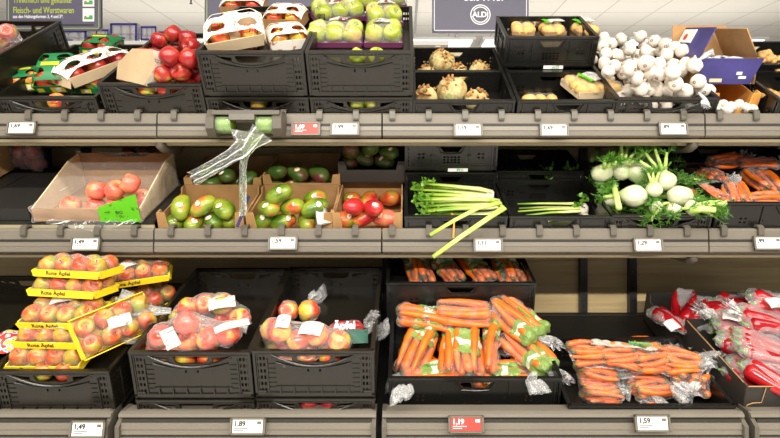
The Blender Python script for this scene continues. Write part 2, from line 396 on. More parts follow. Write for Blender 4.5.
class Tier:
    def __init__(s, y, z, tilt): s.M = T(0, y, z) @ Rx(tilt); s.tilt = tilt
    def x_at(s, px, sdep, h):
        p = s.M @ Vector((0, sdep, h)); return (px-CX)/F*p.y
TOP = Tier(2.17, EYE+.12, 32); MID = Tier(2.12, EYE-.307, 21); BOT = Tier(1.85, EYE-.945, 16)
def crate(tier, x, s, h0, w, d, h, label, style='arch', group=None, fl=None, tagtext=False, yaw=0, name='produce_crate', mw=None):
    mw = mw if mw is not None else tier.M @ T(x, s, h0) @ Rz(yaw)
    r = empty(name, mw, label, 'crate', group)
    mat = 'crate' if style == 'arch' else 'crate_grey'
    W = w-.006
    key = ('base', style, W, d, h)
    if key not in cache:
        b = MB(); b.box((0, d/2, .008), (W-.004, d-.006, .008)); b.box((0, .012, .008), (W-.03, .012, .016)); b.box((0, d-.012, .008), (W-.03, .012, .016))
        for i in range(5): b.box((-W/2+.03+i*(W-.06)/4, d/2, .004), (.008, d-.03, .008))
        cache[key] = b.data('base', mat)
    link('base', cache[key], r)
    if fl and fl > .03:
        key = ('liner', style, W, d, fl)
        if key not in cache:
            b = MB(); b.box((0, d/2, fl-.003), (W-.02, d-.02, .005))
            for sx in (-.35, 0, .35): b.box((sx*W, d/2, fl/2+.004), (.008, d-.03, fl-.016))
            cache[key] = b.data('raised_floor', mat)
        link('raised_floor', cache[key], r)
    link('front_panel', panel(style, W, h), r, T(0, .008, 0))
    link('back_panel', panel(style, W, h), r, T(0, d-.008, 0) @ Rz(180))
    link('side_panel', panel(style, d-.006, h, handle=style != 'arch'), r, T(-W/2+.007, d/2, 0) @ Rz(-90))
    link('side_panel', panel(style, d-.006, h, handle=style != 'arch'), r, T(W/2-.007, d/2, 0) @ Rz(90))
    if tagtext:
        b = MB(); b.box((0, 0, 0), (.085, .002, .014)); l = b.build('crate_label', 'label', r, mw=T(.02 if tagtext is True else tagtext, -.004, .006))
        text_part(l, 'IFCO', .013, (-.005, -.0016, -.0045), 'green', bold=.0004)
    return Box(mw, w, d, h, fl or .016)

# ------------------------------------------------------------------ produce prototypes
def apple_me(seed):
    rnd = random.Random(seed); ph = rnd.random()*6
    prof = [(0,.022),(.006,.0225),(.012,.028),(.020,.0325),(.028,.030),(.034,.020),(.0375,.006),(.037,-.008),(.033,-.021),(.026,-.029),(.017,-.0325),(.008,-.0305),(0,-.027)]
    def f(v, a): k = 1+.025*math.cos(5*a+ph)*(1 if v.z < 0 else .4)+.015*math.cos(a+ph); return Vector((v.x*k, v.y*k, v.z))
    b = MB(); b.lathe(prof, 20, f); return b
APM = {}
def apple_parts(mat):
    if mat not in APM:
        b = MB(); b.tube([(0,0,.020),(.001,.001,.030),(.004,.002,.038)], [.0016,.0013,.0018], 6)
        APM[mat] = ([apple_me(i).data('apple', mat, True) for i in range(3)], b.data('stem', 'stem'))
    return APM[mat]
def rot_rand(amt=180):
    return Euler((R(random.uniform(-amt, amt)), R(random.uniform(-amt, amt)), random.uniform(0, 6.28))).to_matrix().to_4x4()
def apple(mw, mat, label, group, sc=1.0, tilt=60, name='apple', cat='apple'):
    ms, st = apple_parts(mat)
    o = link(name, random.choice(ms), None, mw @ rot_rand(tilt) @ Matrix.Scale(sc, 4)); tag(o, label, cat, group)
    link('stem', st, o); return o
STK = None
def mango_me(seed, mat):
    rnd = random.Random(seed); prof = []
    for i in range(13):
        a = math.pi*i/12; prof.append((.036*math.sin(a)**.9 if 0 < i < 12 else 0, .050*math.cos(a)))
    def f(v, a):
        w = Vector((v.x, v.y*.86, v.z)); w.x += .007*math.sin(v.z*38+.6); k = 1+.03*noise.noise(w*30+Vector((seed,0,0))); return w*k*(1+.10*v.z/.05)
    b = MB(); b.lathe(prof, 20, f); return b.data('mango', mat, True)
MGM = {}
def mango(mw, mat, label, group, sc=1.0, sticker=True, rot=None):
    global STK
    if mat not in MGM: MGM[mat] = [mango_me(i, mat) for i in range(3)]
    rm = rot if rot is not None else Euler((R(random.uniform(50, 110)), 0, random.uniform(0, 6.28))).to_matrix().to_4x4()
    o = link('mango', random.choice(MGM[mat]), None, mw @ rm @ Matrix.Scale(sc, 4)); tag(o, label, 'mango', group)
    if sticker:
        # sticker: small oval cap lying on the skin on the side turned up and to the front
        dirw = (o.matrix_basis.to_3x3().inverted() @ (mw.to_3x3() @ Vector((random.uniform(-.5,.5), -.6, .75)))).normalized()
        b = MB()
        c = Vector((dirw.x*.036, dirw.y*.032, dirw.z*.048)); n = Vector((c.x/.036**2, c.y/.031**2, c.z/.05**2)).normalized()
        q = n.to_track_quat('Z', 'Y').to_matrix().to_4x4()
        prof = [(0,.0016),(.006,.0012),(.010,-.0004),(.0102,-.0018)]
        b.lathe(prof, 14, lambda v, a: Vector((v.x*1.25, v.y*.85, v.z)))
        s_ = b.build('sticker', 'sticker', o, True, T(*(c*1.03)) @ q)
    return o
CRM = {}
def carrot_me(seed, L=.17, r=.014):
    rnd = random.Random(seed); n = 12; pts = []; rad = []
    bx = rnd.uniform(-.012, .012); bz = rnd.uniform(-.006, .006)
    for i in range(n+1):
        t = i/n; x = -L/2+L*t
        pts.append((x, bx*math.sin(t*3), bz*math.sin(t*4)))
        k = (1-.62*t**1.3)*(1+.05*math.sin(t*40+seed))
        if i == 0: k = .45
        if i == 1: k *= .98
        if i == n: k *= .25
        rad.append(r*k)
    b = MB(); b.tube(pts, rad, 10); me = b.data('carrot', 'carrot', True)
    c = MB()
    for j in range(4):
        a = j*1.6+seed; c.tube([(-L/2+.003, bx*0+.003*math.cos(a), .003*math.sin(a)), (-L/2-.008, .006*math.cos(a), .006*math.sin(a))], [.003, .002], 6)
    return me, c.data('crown', 'carrot_top', True)
def carrot(mw, label, group, L=.17, r=.014):
    k = (round(L,2), round(r,3), random.randint(0, 4))
    if k not in CRM: CRM[k] = carrot_me(k[2], L, r)
    o = link('carrot', CRM[k][0], None, mw @ Rx(random.uniform(0, 360))); tag(o, label, 'carrot', group)
    link('crown', CRM[k][1], o); return o

# ------------------------------------------------------------------ bags
def hull_bag(mw, pts, infl, mat, name, label, cat, group=None, vox=.006, wr=.006, parent=None, part='film', ncut=0):
    """film shell round the points (in the bag's own frame mw)"""
    bm = bmesh.new()
    dirs = [Vector(d).normalized() for d in ((1,0,0),(-1,0,0),(0,1,0),(0,-1,0),(0,0,1),(0,0,-1),(1,1,1),(-1,1,1),(1,-1,1),(-1,-1,1),(1,1,-1),(-1,1,-1),(1,-1,-1),(-1,-1,-1))]
    for p, r in pts:
        for d in dirs: bm.verts.new(Vector(p)+d*(r+infl))
    h = bmesh.ops.convex_hull(bm, input=bm.verts)
    bmesh.ops.delete(bm, geom=[g for g in set(h['geom_interior'])|set(h['geom_unused']) if isinstance(g, bmesh.types.BMVert)], context='VERTS')
    me = bpy.data.meshes.new('h'); bm.to_mesh(me); bm.free()
    o = bpy.data.objects.new('tmp', me); C.objects.link(o)
    rm = o.modifiers.new('r', 'REMESH'); rm.mode = 'VOXEL'; rm.voxel_size = vox
    sm = o.modifiers.new('s', 'SMOOTH'); sm.iterations = 3; sm.factor = .5
    dg = bpy.context.evaluated_depsgraph_get(); m2 = bpy.data.meshes.new_from_object(o.evaluated_get(dg)); bpy.data.objects.remove(o)
    sd = Vector((random.random()*9, random.random()*9, 0))
    cen = sum((Vector(p) for p, r in pts), Vector())/len(pts)
    # sink the film between the things it wraps, then crease it
    nrm = [v.normal.copy() for v in m2.vertices]
    for v, n in zip(m2.vertices, nrm):
        d = min(((v.co-Vector(p)).length-r) for p, r in pts)
        sink = max(0, min(d-.003, .014))*.55
        q = v.co*26+sd; w = 1-abs(noise.noise(Vector((q.x*.5, q.y*1.6, q.z*1.2))))*2.6
        v.co -= n*(sink-wr*.5*w*max(0, 1))
    m2.materials.clear(); m2.materials.append(M[mat])
    for p in m2.polygons: p.use_smooth = True
    if parent: return link(part, m2, parent)
    r = empty(name, mw, label, cat, group); link(part, m2, r); return r
def ruffle(parent, p, d, ln, r0, r1, mat='film_milky', name='gathered_end', seg=34, flat=.5, folds=9):
    p = Vector(p); d = Vector(d).normalized(); b = MB(); n = 8; ph = random.random()*6
    side = d.cross(Vector((.3,.2,1))).normalized()
    pts = [p+d*ln*i/n+side*.012*math.sin(i*.8+ph) for i in range(n+1)]
    rad = [r0+(r1-r0)*(i/n)**1.2 for i in range(n+1)]
    b.tube(pts, rad, seg, flat, False, lambda i, k: 1+(.10+.42*i/n)*math.sin(folds*2*math.pi*k/seg+ph+i*.35)+.15*math.sin(k*2.7+i))
    return b.build(name, mat, parent, True)
def paper_on(parent, loc, rot, w, h, mat='label', name='label', curl=.006):
    b = MB(); b.grid(lambda u, v: Vector(((u-.5)*w, (v-.5)*h, curl*(1-4*(u-.5)**2)+.0015*math.sin(7*u+5*v))), 8, 6)
    bmesh.ops.solidify(b.bm, geom=b.bm.faces[:], thickness=.0006)
    return b.build(name, mat, parent, True, T(*loc) @ rot)
def carrot_bag(bx, px, py, h, yaw, label, ctag, n=4, layers=2, L=.17, r=.014, mat='film_bio', pitch=0, roll=0, end=1, txt=None, endlen=.05, endr=.035, vox=.006):
    x, y = bx.ray(px, py, h); mw = bx.M @ T(x, y, h) @ Rz(yaw) @ Ry(pitch) @ Rx(roll)
    pts = []
    for l in range(layers):
        for i in range(n-(l % 2)):
            flip = (i+l) % 2
            yy = (i-(n-1-(l % 2))/2)*r*1.75+random.uniform(-.002, .002); zz = (l-(layers-1)/2)*r*1.7; xx = random.uniform(-.008, .008)
            ya = random.uniform(-5, 5)*(4.5 if L < .125 else 1)
            lm = T(xx, yy, zz) @ Rz(ya+(180 if flip else 0)) @ Ry(random.uniform(-3, 3))
            carrot(mw @ lm, ctag[0], ctag[1], L, r)
            for t in (-.46, -.2, .1, .44):
                pts.append((lm @ Vector((t*L, 0, 0)), r*(.9-.35*(t+.5))))
    root = hull_bag(mw, pts, .003, mat, 'carrot_bag', label, 'bag', vox=vox)
    hw = n*r*.9
    if end: ruffle(root, (end*(L/2+.006), 0, 0), (end, random.uniform(-.3,.3), random.uniform(-.1,.3)), endlen, .010, endr)
    if txt:
        text_part(root, txt, .020, (-.02, .0, layers*r*.9+.004), 'green', 'print', rot=Rx(-90), bold=.0006)
    return root

# ================================================================== ROOM
CEIL = EYE+1.97
b = MB(); b.box((0, 4, CEIL+.03), (16, 12, .06)); struct(b.build('ceiling', 'ceiling'))
b = MB(); b.box((0, 4, -.03), (16, 12, .06)); struct(b.build('floor', 'floor'))
b = MB(); b.box((0, 9.6, 1.7), (16, .1, 3.4)); struct(b.build('wall_far', 'white_soft'))
b = MB(); b.box((0, 2.735, 1.0), (5.6, .03, 2.0)); struct(b.build('wall_back', 'ply'))
b = MB(); b.box((0, 2.735, 2.035), (5.6, .05, .045)); struct(b.build('trim_1', 'riser'))
for i in range(14):                                     # thin rails that carry the ceiling tiles, seen between the signs
    if i in (0, 1):
        b = MB(); b.box(((.128, .752)[i], (6.9, 8.4)[i], CEIL-.008), (.03, (3.2, 1.0)[i], .016)); struct(b.build('trim_%d' % (i+2), 'metal'))
names = 'left|left of the middle|middle|right of the middle|right|far right'.split('|')
for i in range(5):
    x = -4.4+i*2.2
    r = empty('ceiling_light', T(x, 8.35, CEIL), 'long white ceiling light low in the background, %s' % ['above the purple packs', 'left of the slate sign', 'seen under the sign with the round emblem', 'above the garlic', 'at the far right above the ginger'][i], 'ceiling light', 'lights at the back of the hall')
    b = MB(); b.box((0, 0, -.02), (2.1, .50, .04)); b.build('housing', 'white', r)
    b = MB(); b.box((0, 0, -.045), (2.0, .44, .012)); b.build('diffuser', 'lamp', r)
r = empty('smoke_detector', at(773, 33, 1)*0 and T(0,0,0) or T(367/F*7.7, 7.7, CEIL), 'small round grey smoke detector on the ceiling at the right', 'smoke detector')
b = MB(); b.lathe([(0,-.05),(.06,-.05),(.09,-.03),(.10,0),(0,0)], 20); b.build('body', 'clip', r, True)
b = MB(); b.lathe([(0,-.066),(.03,-.062),(.035,-.05),(0,-.05)], 16); b.build('sensor_cap', 'ink', r, True)
p = at(191, 7, 1); r = empty('ceiling_sprinkler', T((191-CX)/F*6.3, 6.3, CEIL), 'small dark sprinkler on the ceiling between the two left signs', 'sprinkler')
b = MB(); b.lathe([(0,-.005),(.03,-.005),(.03,0),(0,0)], 14); b.build('plate', 'white', r)
b = MB(); b.tube([(0,0,0),(0,0,-.05)], .010, 8); b.tube([(0,0,-.05),(0,0,-.055)], .018, 10); b.build('head', 'ink', r)

# opposite gondola with packs of paper rolls
r = empty('storage_shelf', T(0, 5.3, 0), 'tall white shelf row behind the display carrying the paper roll packs', 'shelf')
b = MB(); b.box((-2.2, 0, 2.62), (5.2, .5, .04)); b.build('top_board', 'white', r)
b = MB(); b.box((-2.2, .22, 1.30), (5.2, .03, 2.6)); b.build('back_board', 'white', r)
for x in (-4.7, -2.2, .3):
    b = MB(); b.box((x, 0, 1.30), (.05, .46, 2.60)); b.build('upright', 'white', r)
def roll_pack(x, w, h, label):
    r = empty('paper_roll_pack', T(x, 5.25, 2.64), label, 'paper rolls', 'paper roll packs on the back shelf')
    n = 3
    for j in range(2):
        for i in range(n):
            b = MB(); b.lathe([(.02,0),(w/n/2-.004,0),(w/n/2-.002,.004),(w/n/2-.002,h/2-.006),(.02,h/2-.004)], 14); b.build('roll', 'paper_roll', r, True, T(-w/2+w/n*(i+.5), 0, .004+j*h/2))
    b = MB(); b.box((0, 0, h/2+.002), (w, w/n+.01, h)); bmesh.ops.bevel(b.bm, geom=b.bm.edges[:], offset=.012, segments=2); b.build('wrapper', 'roll_pack', r)
    b = MB()
    for sx in (-1, 1): b.box((sx*w*.46, -w/n/2-.007, h/2), (w*.07, .003, h*.96))
    b.box((0, -w/n/2-.007, h*.95), (w, .003, .018)); b.box((-w*.2, -w/n/2-.007, h*.30), (w*.5, .003, .014))
    b.build('printed_band', 'purple', r)
for x, w, h, l in ((-3.22,.30,.13,'low pack of white paper rolls partly behind the hanging sign'), (-2.94,.12,.15,'small purple banded pack of paper rolls just right of the left sign'), (-2.72,.26,.205,'tall purple framed pack of white paper rolls, the highest of the row'), (-2.49,.15,.18,'purple banded pack of paper rolls beside the highest one'), (-2.34,.10,.13,'last and smallest pack of paper rolls before the red apple crate')):
    roll_pack(x, w, h, l)

# hanging signs
def sign(px0, px1, pyb, d, hgt, label, line='sign_line'):
    a = at(px0, pyb, d); w = (px1-px0)/F*d
    r = empty('hanging_sign', T(a.x+w/2, d, a.z), label, 'sign')
    b = MB(); b.box((0, 0, hgt/2), (w, .012, hgt)); bmesh.ops.bevel(b.bm, geom=[e for e in b.bm.edges if abs(e.verts[0].co.y-e.verts[1].co.y) > .001], offset=.02, segments=4); b.build('board', 'sign', r)
    o, i = rect(-w/2+.012, .012, w/2-.012, hgt-.012), [rect(-w/2+.016, .016, w/2-.016, hgt-.016)]
    me = sheet(o, i, .002); me.materials.append(M[line]); link('border_line', me, r, T(0, -.0075, 0))
    for sx in (-1, 1):
        b = MB(); b.tube([(sx*w*.4, 0, hgt), (sx*w*.4, 0, CEIL-a.z)], .003, 6); b.build('cord', 'metal', r)
    return r, w
def emblem(r, x, z, rad):
    me = sheet(ell(0,0,rad,rad,40), [ell(0,0,rad*.90,rad*.90,40)], .002); me.materials.append(M['sign_white']); link('emblem_ring', me, r, T(x, -.0075, z))
    me = sheet(ell(0,0,rad*.80,rad*.80,40), [ell(0,0,rad*.70,rad*.70,40)], .002); me.materials.append(M['sign_white']); link('emblem_ring', me, r, T(x, -.0075, z))
    me = sheet(rect(-rad*.86,-rad*.26,rad*.86,rad*.34), [], .002); me.materials.append(M['sign']); link('emblem_band', me, r, T(x, -.0085, z))
    text_part(r, 'ALDI', rad*.74, (x, -.0098, z-rad*.24), 'sign_white', align='CENTER', bold=.0015)
D1 = 3.2; k = D1/F
r, w = sign(7, 102, 31, D1, .42, 'slate blue hanging sign with lime lettering about meat and sausage')
text_part(r, 'Trinkmilch und gekühlte', .0535, (-w/2+.040, -.007, .165), 'sign_text', bold=.0002).scale = (.66, 1, 1)
text_part(r, 'Fleisch- und Wurstwaren', .0535, (-w/2+.040, -.007, .104), 'sign_text', bold=.0002).scale = (.66, 1, 1)
text_part(r, 'aus den Haltungsformen 3, 4 und 5*.', .028, (-w/2+.040, -.007, .075), 'sign_white', bold=.0004).scale = (.72, 1, 1)
for i, z in enumerate((.055, .143)):
    b = MB(); b.box((w/2-.075, -.008, z+.038), (.068, .003, .078)); c = b.build('notice_card', 'white', r)
    b = MB(); b.box((w/2-.075, -.0105, z+.018), (.050, .002, .012)); b.box((w/2-.060, -.0105, z+.030), (.020, .002, .010)); b.build('green_print', 'green', c)
    b = MB(); b.box((w/2-.092, -.0105, z+.028), (.012, .002, .006)); b.build('red_print', 'red_card', c)
b = MB(); b.box((0, -.008, .034), (w*.84, .002, .008)); b.build('small_print_strip', 'fascia_dk', r)
D2 = 3.3
r, w = sign(205, 352, 31, D2, .42, 'slate blue hanging sign behind the apple cartons, only its emblem ring showing')
emblem(r, -.185, .15, .075)
r, w = sign(432, 528.5, 33, D2, .42, 'slate blue hanging sign with white round emblem above the celeriac', 'sign_white')
emblem(r, .0, .110, .062)
text_part(r, 'Seit 1913.', .060, (.02, -.007, .196), 'sign_white', align='CENTER', bold=.0015)

# ================================================================== SHELVING UNIT
unit = empty('shelving_unit', T(0, 2.4, 0), 'long dark produce shelving with three tiers and grey price rails', 'shelving')
UI = unit.matrix_basis.inverted()
def part(b, name, mat, smooth=False, par=None):
    o = b.build(name, mat, par or unit, smooth); o.matrix_basis = UI if not par else Matrix(); return o
for X in (-1.80, -1.60, -.10, .885, 1.13, 2.35):
    b = MB(); b.box((X, 2.700, 1.03), (.035, .035, 2.04))
    for j in range(60): b.box((X, 2.681, .1+j*.032), (.006, .004, .018))
    part(b, 'upright', 'upright')
for tr, zl, nm in ((TOP, EYE+.214, 'top'), (MID, EYE-.233, 'mid')):
    # horizontal underside and its front strip
    b = MB(); b.box((.1, 2.40, zl-.108), (5.2, .58, .012)); part(b, 'shelf_underside', 'under')
    b = MB(); b.prism([(2.150, zl-.125), (2.165, zl-.125), (2.165, zl-.10), (2.150, zl-.10)], -2.5, 2.7); part(b, 'front_strip', 'riser')
    L_ = (2.67-tr.M.translation.y)/math.cos(R(tr.tilt))
    b = MB(); b.box((.1, L_/2, -.012), (5.2, L_, .014), tr.M); part(b, 'sloped_deck', 'deck')
    fo = -.026 if nm == 'mid' else 0; FM = T(0, fo, 0)
    segs = [(-2.22,-.972), (-.966,-.096), (-.090,1.160), (1.166,2.5)]
    for i, (x0, x1) in enumerate(segs):
        b = MB(); b.prism([(2.126,zl),(2.130,zl-.004),(2.130,zl-.098),(2.116,zl-.098),(2.106,zl-.094),(2.098,zl-.088),(2.098,zl-.072),(2.100,zl-.070),(2.098,zl-.068),(2.100,zl-.052),(2.106,zl-.049),(2.106,zl-.043),(2.100,zl-.041),(2.101,zl-.008),(2.108,zl-.001)], x0, x1, FM)
        f = part(b, 'price_rail', 'fascia')
        b = MB(); b.box(((x0+x1)/2, 2.1035, zl-.046), (x1-x0-.002, .008, .009), FM); part(b, 'rail_groove', 'fascia_dk', par=f)
        n0 = -2.5
        for q in range(40):
            X = (30-CX)/F*2.1+q*.1412-.85
            if x0+.01 < X < x1-.01:
                b = MB(); b.prism([(2.092,zl-.030),(2.088,zl-.022),(2.090,zl+.006),(2.100,zl+.014),(2.124,zl+.014),(2.132,zl+.004),(2.128,zl-.004),(2.122,zl+.004),(2.106,zl+.006),(2.098,zl+.001),(2.0985,zl-.028)], X-.011, X+.011, FM); part(b, 'rail_clip', 'clip', par=f)
    if nm == 'mid' or nm == 'top':
        for X in (1.163-.03, -.969+.0):
            if nm == 'top' or X > 0:
                b = MB(); b.tube([(X, 2.13, zl-.10), (X, 2.13, zl-.125), (X, 2.16, zl-.135), (X, 2.30, zl-.135)], .018, 10); part(b, 'rail_bracket', 'clip', True)
# bottom deck, rail
zl = EYE-.815
L_ = (2.67-BOT.M.translation.y)/math.cos(R(16))
b = MB(); b.box((.1, L_/2, -.012), (5.2, L_, .014), BOT.M); part(b, 'sloped_deck', 'deck')
b = MB(); b.box((.1, 2.655, EYE-.755), (5.2, .03, .07)); part(b, 'rear_rail', 'deck')
b = MB(); b.box((.1, 2.2, .2), (5.2, .9, .34)); part(b, 'plinth', 'deck')
for x0, x1 in ((-2.3,-.975), (-.950,-.100), (-.078,1.118), (1.140,2.4)):
    b = MB(); b.prism([(1.850,zl+.004),(1.853,zl-.02),(1.82,zl-.17),(1.79,zl-.17),(1.776,zl-.11),(1.776,zl-.072),(1.779,zl-.070),(1.779,zl-.064),(1.775,zl-.062),(1.777,zl-.046),(1.774,zl-.044),(1.777,zl-.024),(1.800,zl-.020),(1.802,zl-.012),(1.782,zl-.008),(1.785,zl+.002),(1.80,zl+.006)], x0, x1)
    f = part(b, 'bottom_rail', 'fascia')
    b = MB(); b.box(((x0+x1)/2, 1.777, zl-.067), (x1-x0-.03, .004, .005)); part(b, 'rail_groove', 'fascia_dk', par=f)
    b = MB(); b.box(((x0+x1)/2, 1.781, zl-.016), (x1-x0-.03, .010, .009)); part(b, 'rail_groove', 'fascia_dk', par=f)
    b = MB(); b.prism([(1.79,zl-.074),(1.768,zl-.076),(1.764,zl-.086),(1.768,zl-.096),(1.79,zl-.098)], x0, x1); part(b, 'chrome_edge', 'metal', par=f)
    for X in (x0+.006, x1-.006):
        b = MB(); b.prism([(1.853,zl+.006),(1.853,zl-.17),(1.778,zl-.17),(1.762,zl-.12),(1.762,zl-.03),(1.790,zl-.012),(1.798,zl+.006)], X-.007, X+.007); part(b, 'rail_end', 'clip', par=f)

# price tags
def price(px, py, y, txt, label, red=False, tiltx=-12, w=.112, badge=True):
    p = at(px, py, y)
    r = empty('price_tag', T(*p) @ Rx(tiltx), label, 'price tag')
    b = MB(); me = sheet(rect(-w/2,-.026,w/2,.026), [], .006); b.mesh(me); b.box((0,-.004,.0235), (w,.006,.005)); b.box((0,-.004,-.0235), (w,.006,.005))
    for sx in (-1, 1): b.box((sx*(w/2-.003),-.004,0), (.006,.006,.052))
    b.build('tag_holder', 'holder', r)
    b = MB(); b.box((0,-.0040,0), (w-.018,.002,.040)); c = b.build('price_card', 'red_card' if red else 'white', r)
    mt = 'sign_white' if red else 'ink'
    text_part(c, txt, .022, (-w/2+.013,-.0055,.001), mt, 'price_figures', bold=.0008)
    b = MB()
    for i, q in enumerate((.045,.03)): b.box((-w/2+.014+q/2,-.0055,-.006-.006*i), (q,.001,.0018))
    b.build('small_print', mt, c)
    if badge:
        b = MB(); b.box((w/2-.020,-.0055,.011), (.014,.001,.009)); b.build('badge', 'sign_white' if red else 'holder', c)
yt = 2.088
for px, py, t_, l_, rd_ in ((22,128,'1,69','white price tag 1,69 on the top rail at the far left',0), (306,129,'1,69','red price tag 1,69 on the top rail',1), (345,129,'1,99','white price tag 1,99 on the top rail right of the red one',0), (468,130,'1,59','white price tag 1,59 on the top rail below the celeriac',0), (554,130,'1,69','white price tag 1,69 on the top rail below the potato packs',0), (673,129,',89','white price tag ,89 on the top rail below the garlic',0)):
    price(px, py, yt, t_, l_, bool(rd_))
for px, py, t_, l_ in ((86,244,'1,49','white price tag 1,49 on the middle rail below the wrapped fruit box'), (283,243,'1,59','white price tag 1,59 on the middle rail below the mangoes'), (488,245,'1,11','white price tag 1,11 on the middle rail below the celery'), (648,245,'1,29','white price tag 1,29 with glare on the middle rail below the fennel'), (768,243,',99','white price tag ,99 on the middle rail at the far right')):
    price(px, py, yt-.026, t_, l_)
price(88, 429, 1.756, '1,49', 'white price tag 1,49 on the bottom rail below the yellow apple trays', w=.115)
price(248, 426, 1.756, '1,89', 'white price tag 1,89 on the bottom rail below the bagged apples', w=.115)
price(466, 424, 1.756, '1,19', 'red price tag 1,19 on the bottom rail below the large carrot crate', True, w=.115)
price(652, 423, 1.756, '1,59', 'white price tag 1,59 half covered by a bag end on the bottom rail', w=.115)

# ================================================================== LIGHT
def area(x, y, z, sx, sy, e, rot=(0,0,0), col=(1,.94,.85)):
    l = bpy.data.lights.new('aisle_and_fill_light', 'AREA'); l.shape = 'RECTANGLE'; l.size = sx; l.size_y = sy; l.energy = e; l.color = col
    o = bpy.data.objects.new('aisle_and_fill_light', l); C.objects.link(o); o.location = (x, y, z); o.rotation_euler = [R(a) for a in rot]
area(.3, .45, CEIL-.06, 7, .25, 160, (6,0,0))
area(.3, -2.65, CEIL-.06, 6, .12, 420, (25,0,0))
area(.3, 6.6, 2.2, 9, .4, 50, (180,0,0))  # unseen uplight added only to brighten the ceiling
area(.3, 3.9, 1.9, 7, .4, 16, (180,0,0))  # second added uplight, hidden behind the display, also for the ceiling
w = bpy.data.worlds.new('World'); bpy.context.scene.world = w; w.use_nodes = True
w.node_tree.nodes['Background'].inputs[0].default_value = (1,.97,.93,1); w.node_tree.nodes['Background'].inputs[1].default_value = .27
sc = bpy.context.scene
sc.view_settings.view_transform = 'Standard'; sc.view_settings.look = 'None'; sc.view_settings.exposure = .42; sc.view_settings.gamma = 1
sc.cycles.transparent_max_bounces = 40; sc.cycles.max_bounces = 8
cd = bpy.data.cameras.new('Camera'); cam = bpy.data.objects.new('Camera', cd); C.objects.link(cam); sc.camera = cam
cam.location = RO; cam.rotation_euler = (R(90), 0, 0); cd.sensor_width = 36; cd.lens = F/780*36
cd.shift_x = (390-CX)/780; cd.shift_y = -(219-CY)/780; cd.clip_start = .05

# ================================================================== CRATES
T0 = crate(TOP, -1.81, 0, .115, .4, .6, .18, 'black foldable crate at the far left of the top shelf, standing higher than its neighbour', fl=.05)
T0b = crate(TOP, -1.81, 0, 0, .4, .6, .113, 'low black crate under the raised crate at the top left corner', fl=.05)
T1 = crate(TOP, -1.392, 0, 0, .4, .6, .18, 'black foldable crate holding green and yellow apple cartons', fl=.10)
T2 = crate(TOP, -.975, 0, 0, .4, .6, .235, 'black foldable crate of loose red apples on the top shelf', fl=.155)
T3b = crate(TOP, -.575, 0, 0, .4, .6, .178, 'black crate under the crate of white apple cartons', fl=.10)
T3 = crate(TOP, -.575, 0, .182, .4, .6, .18, 'black foldable crate of white apple cartons, upper of two', fl=.105)
T4b = crate(TOP, -.172, 0, 0, .4, .6, .178, 'black crate under the crate of green apples', fl=.10)
T4 = crate(TOP, -.172, 0, .182, .4, .6, .18, 'black foldable crate of green apple packs, upper of two', fl=.115)
T5 = crate(TOP, .225, 0, 0, .4, .3, .165, 'black vented crate of celeriac, front one of two', 'vent', fl=.07)
T5b = crate(TOP, .225, .302, 0, .4, .3, .165, 'black vented crate of celeriac, rear one of two', 'vent', fl=.07)
T6 = crate(TOP, .630, 0, 0, .4, .3, .165, 'black vented crate with one potato pack leaning at its right end', 'vent', fl=.05)
T6b = crate(TOP, .630, .302, 0, .4, .3, .165, 'black vented crate hidden below the stacked potato crate', 'vent', fl=.05)
T7 = crate(TOP, .622, .33, .167, .4, .3, .14, 'black vented crate of brown potato packs stacked on top of another crate', 'vent', fl=.08, tagtext=.02)
T8 = crate(TOP, 1.012, 0, 0, .4, .6, .175, 'black foldable crate heaped with garlic', fl=.06)
T10 = crate(TOP, 1.645, 0, 0, .4, .3, .165, 'black crate of ginger at the right edge, front one', 'vent', fl=.06)
T10b = crate(TOP, 1.645, .302, .03, .4, .3, .165, 'black crate of ginger at the right edge, rear one', 'vent', fl=.09)
M4 = crate(MID, .193, 0, 0, .4, .30, .13, 'black vented crate holding two bunches of celery', 'vent', fl=.04)
M4c = crate(MID, .193, .305, 0, .4, .30, .19, 'black crate below the labelled crate behind the celery', 'vent')
M4b = crate(MID, .193, .30, .20, .4, .30, .13, 'black vented crate with white label stacked behind the celery', 'vent', tagtext=.03, fl=.085)
M5 = crate(MID, .598, 0, 0, .4, .375, .13, 'nearly empty black crate with one celery heart', 'vent', fl=.04)
M5b = crate(MID, .598, .38, 0, .4, .28, .17, 'dark crate with a few celery leaves behind the nearly empty one', 'vent', fl=.06)
M6 = crate(MID, .985, 0, 0, .39, .6, .135, 'black foldable crate heaped with fennel', fl=.03)
M7 = crate(MID, 1.487, .0, .022, .6, .38, .165, 'wide black crate of bunched carrots at the right edge', 'vent', fl=.07, tagtext=.02)
M7b = crate(MID, 1.487, .385, .04, .6, .26, .165, 'dark crate of wrapped carrots behind the right edge crate', 'vent', fl=.08)
C1b = crate(BOT, -1.165, 0, 0, .4, .6, .108, 'low black crate under the crate of yellow apple trays')
C1 = crate(BOT, -1.172, 0, .110, .4, .6, .18, 'black foldable crate of yellow apple trays on the bottom shelf', fl=.115)
C2b = crate(BOT, -.704, 0, 0, .4, .6, .178, 'black crate under the left crate of bagged apples', fl=.05)
C2 = crate(BOT, -.704, 0, .182, .4, .6, .18, 'black foldable crate of bagged red apples beside the yellow trays', fl=.09)
C3b = crate(BOT, -.302, 0, 0, .4, .6, .183, 'black crate under the right crate of bagged apples', fl=.10)
C3 = crate(BOT, -.302, 0, .187, .4, .6, .18, 'black foldable crate with a half empty load of bagged apples', fl=.09)
C4 = crate(BOT, .238, .062, .036, .6, .4, .18, 'wide black crate of green printed carrot bags', 'vent', fl=.07, tagtext=.0)
b = MB(); b.box((0,.2,.017), (.59,.39,.03)); b.box((0,.004,.017), (.60,.006,.012))
for i in range(9): b.box((-.27+.0675*i,.003,.017), (.006,.008,.030))
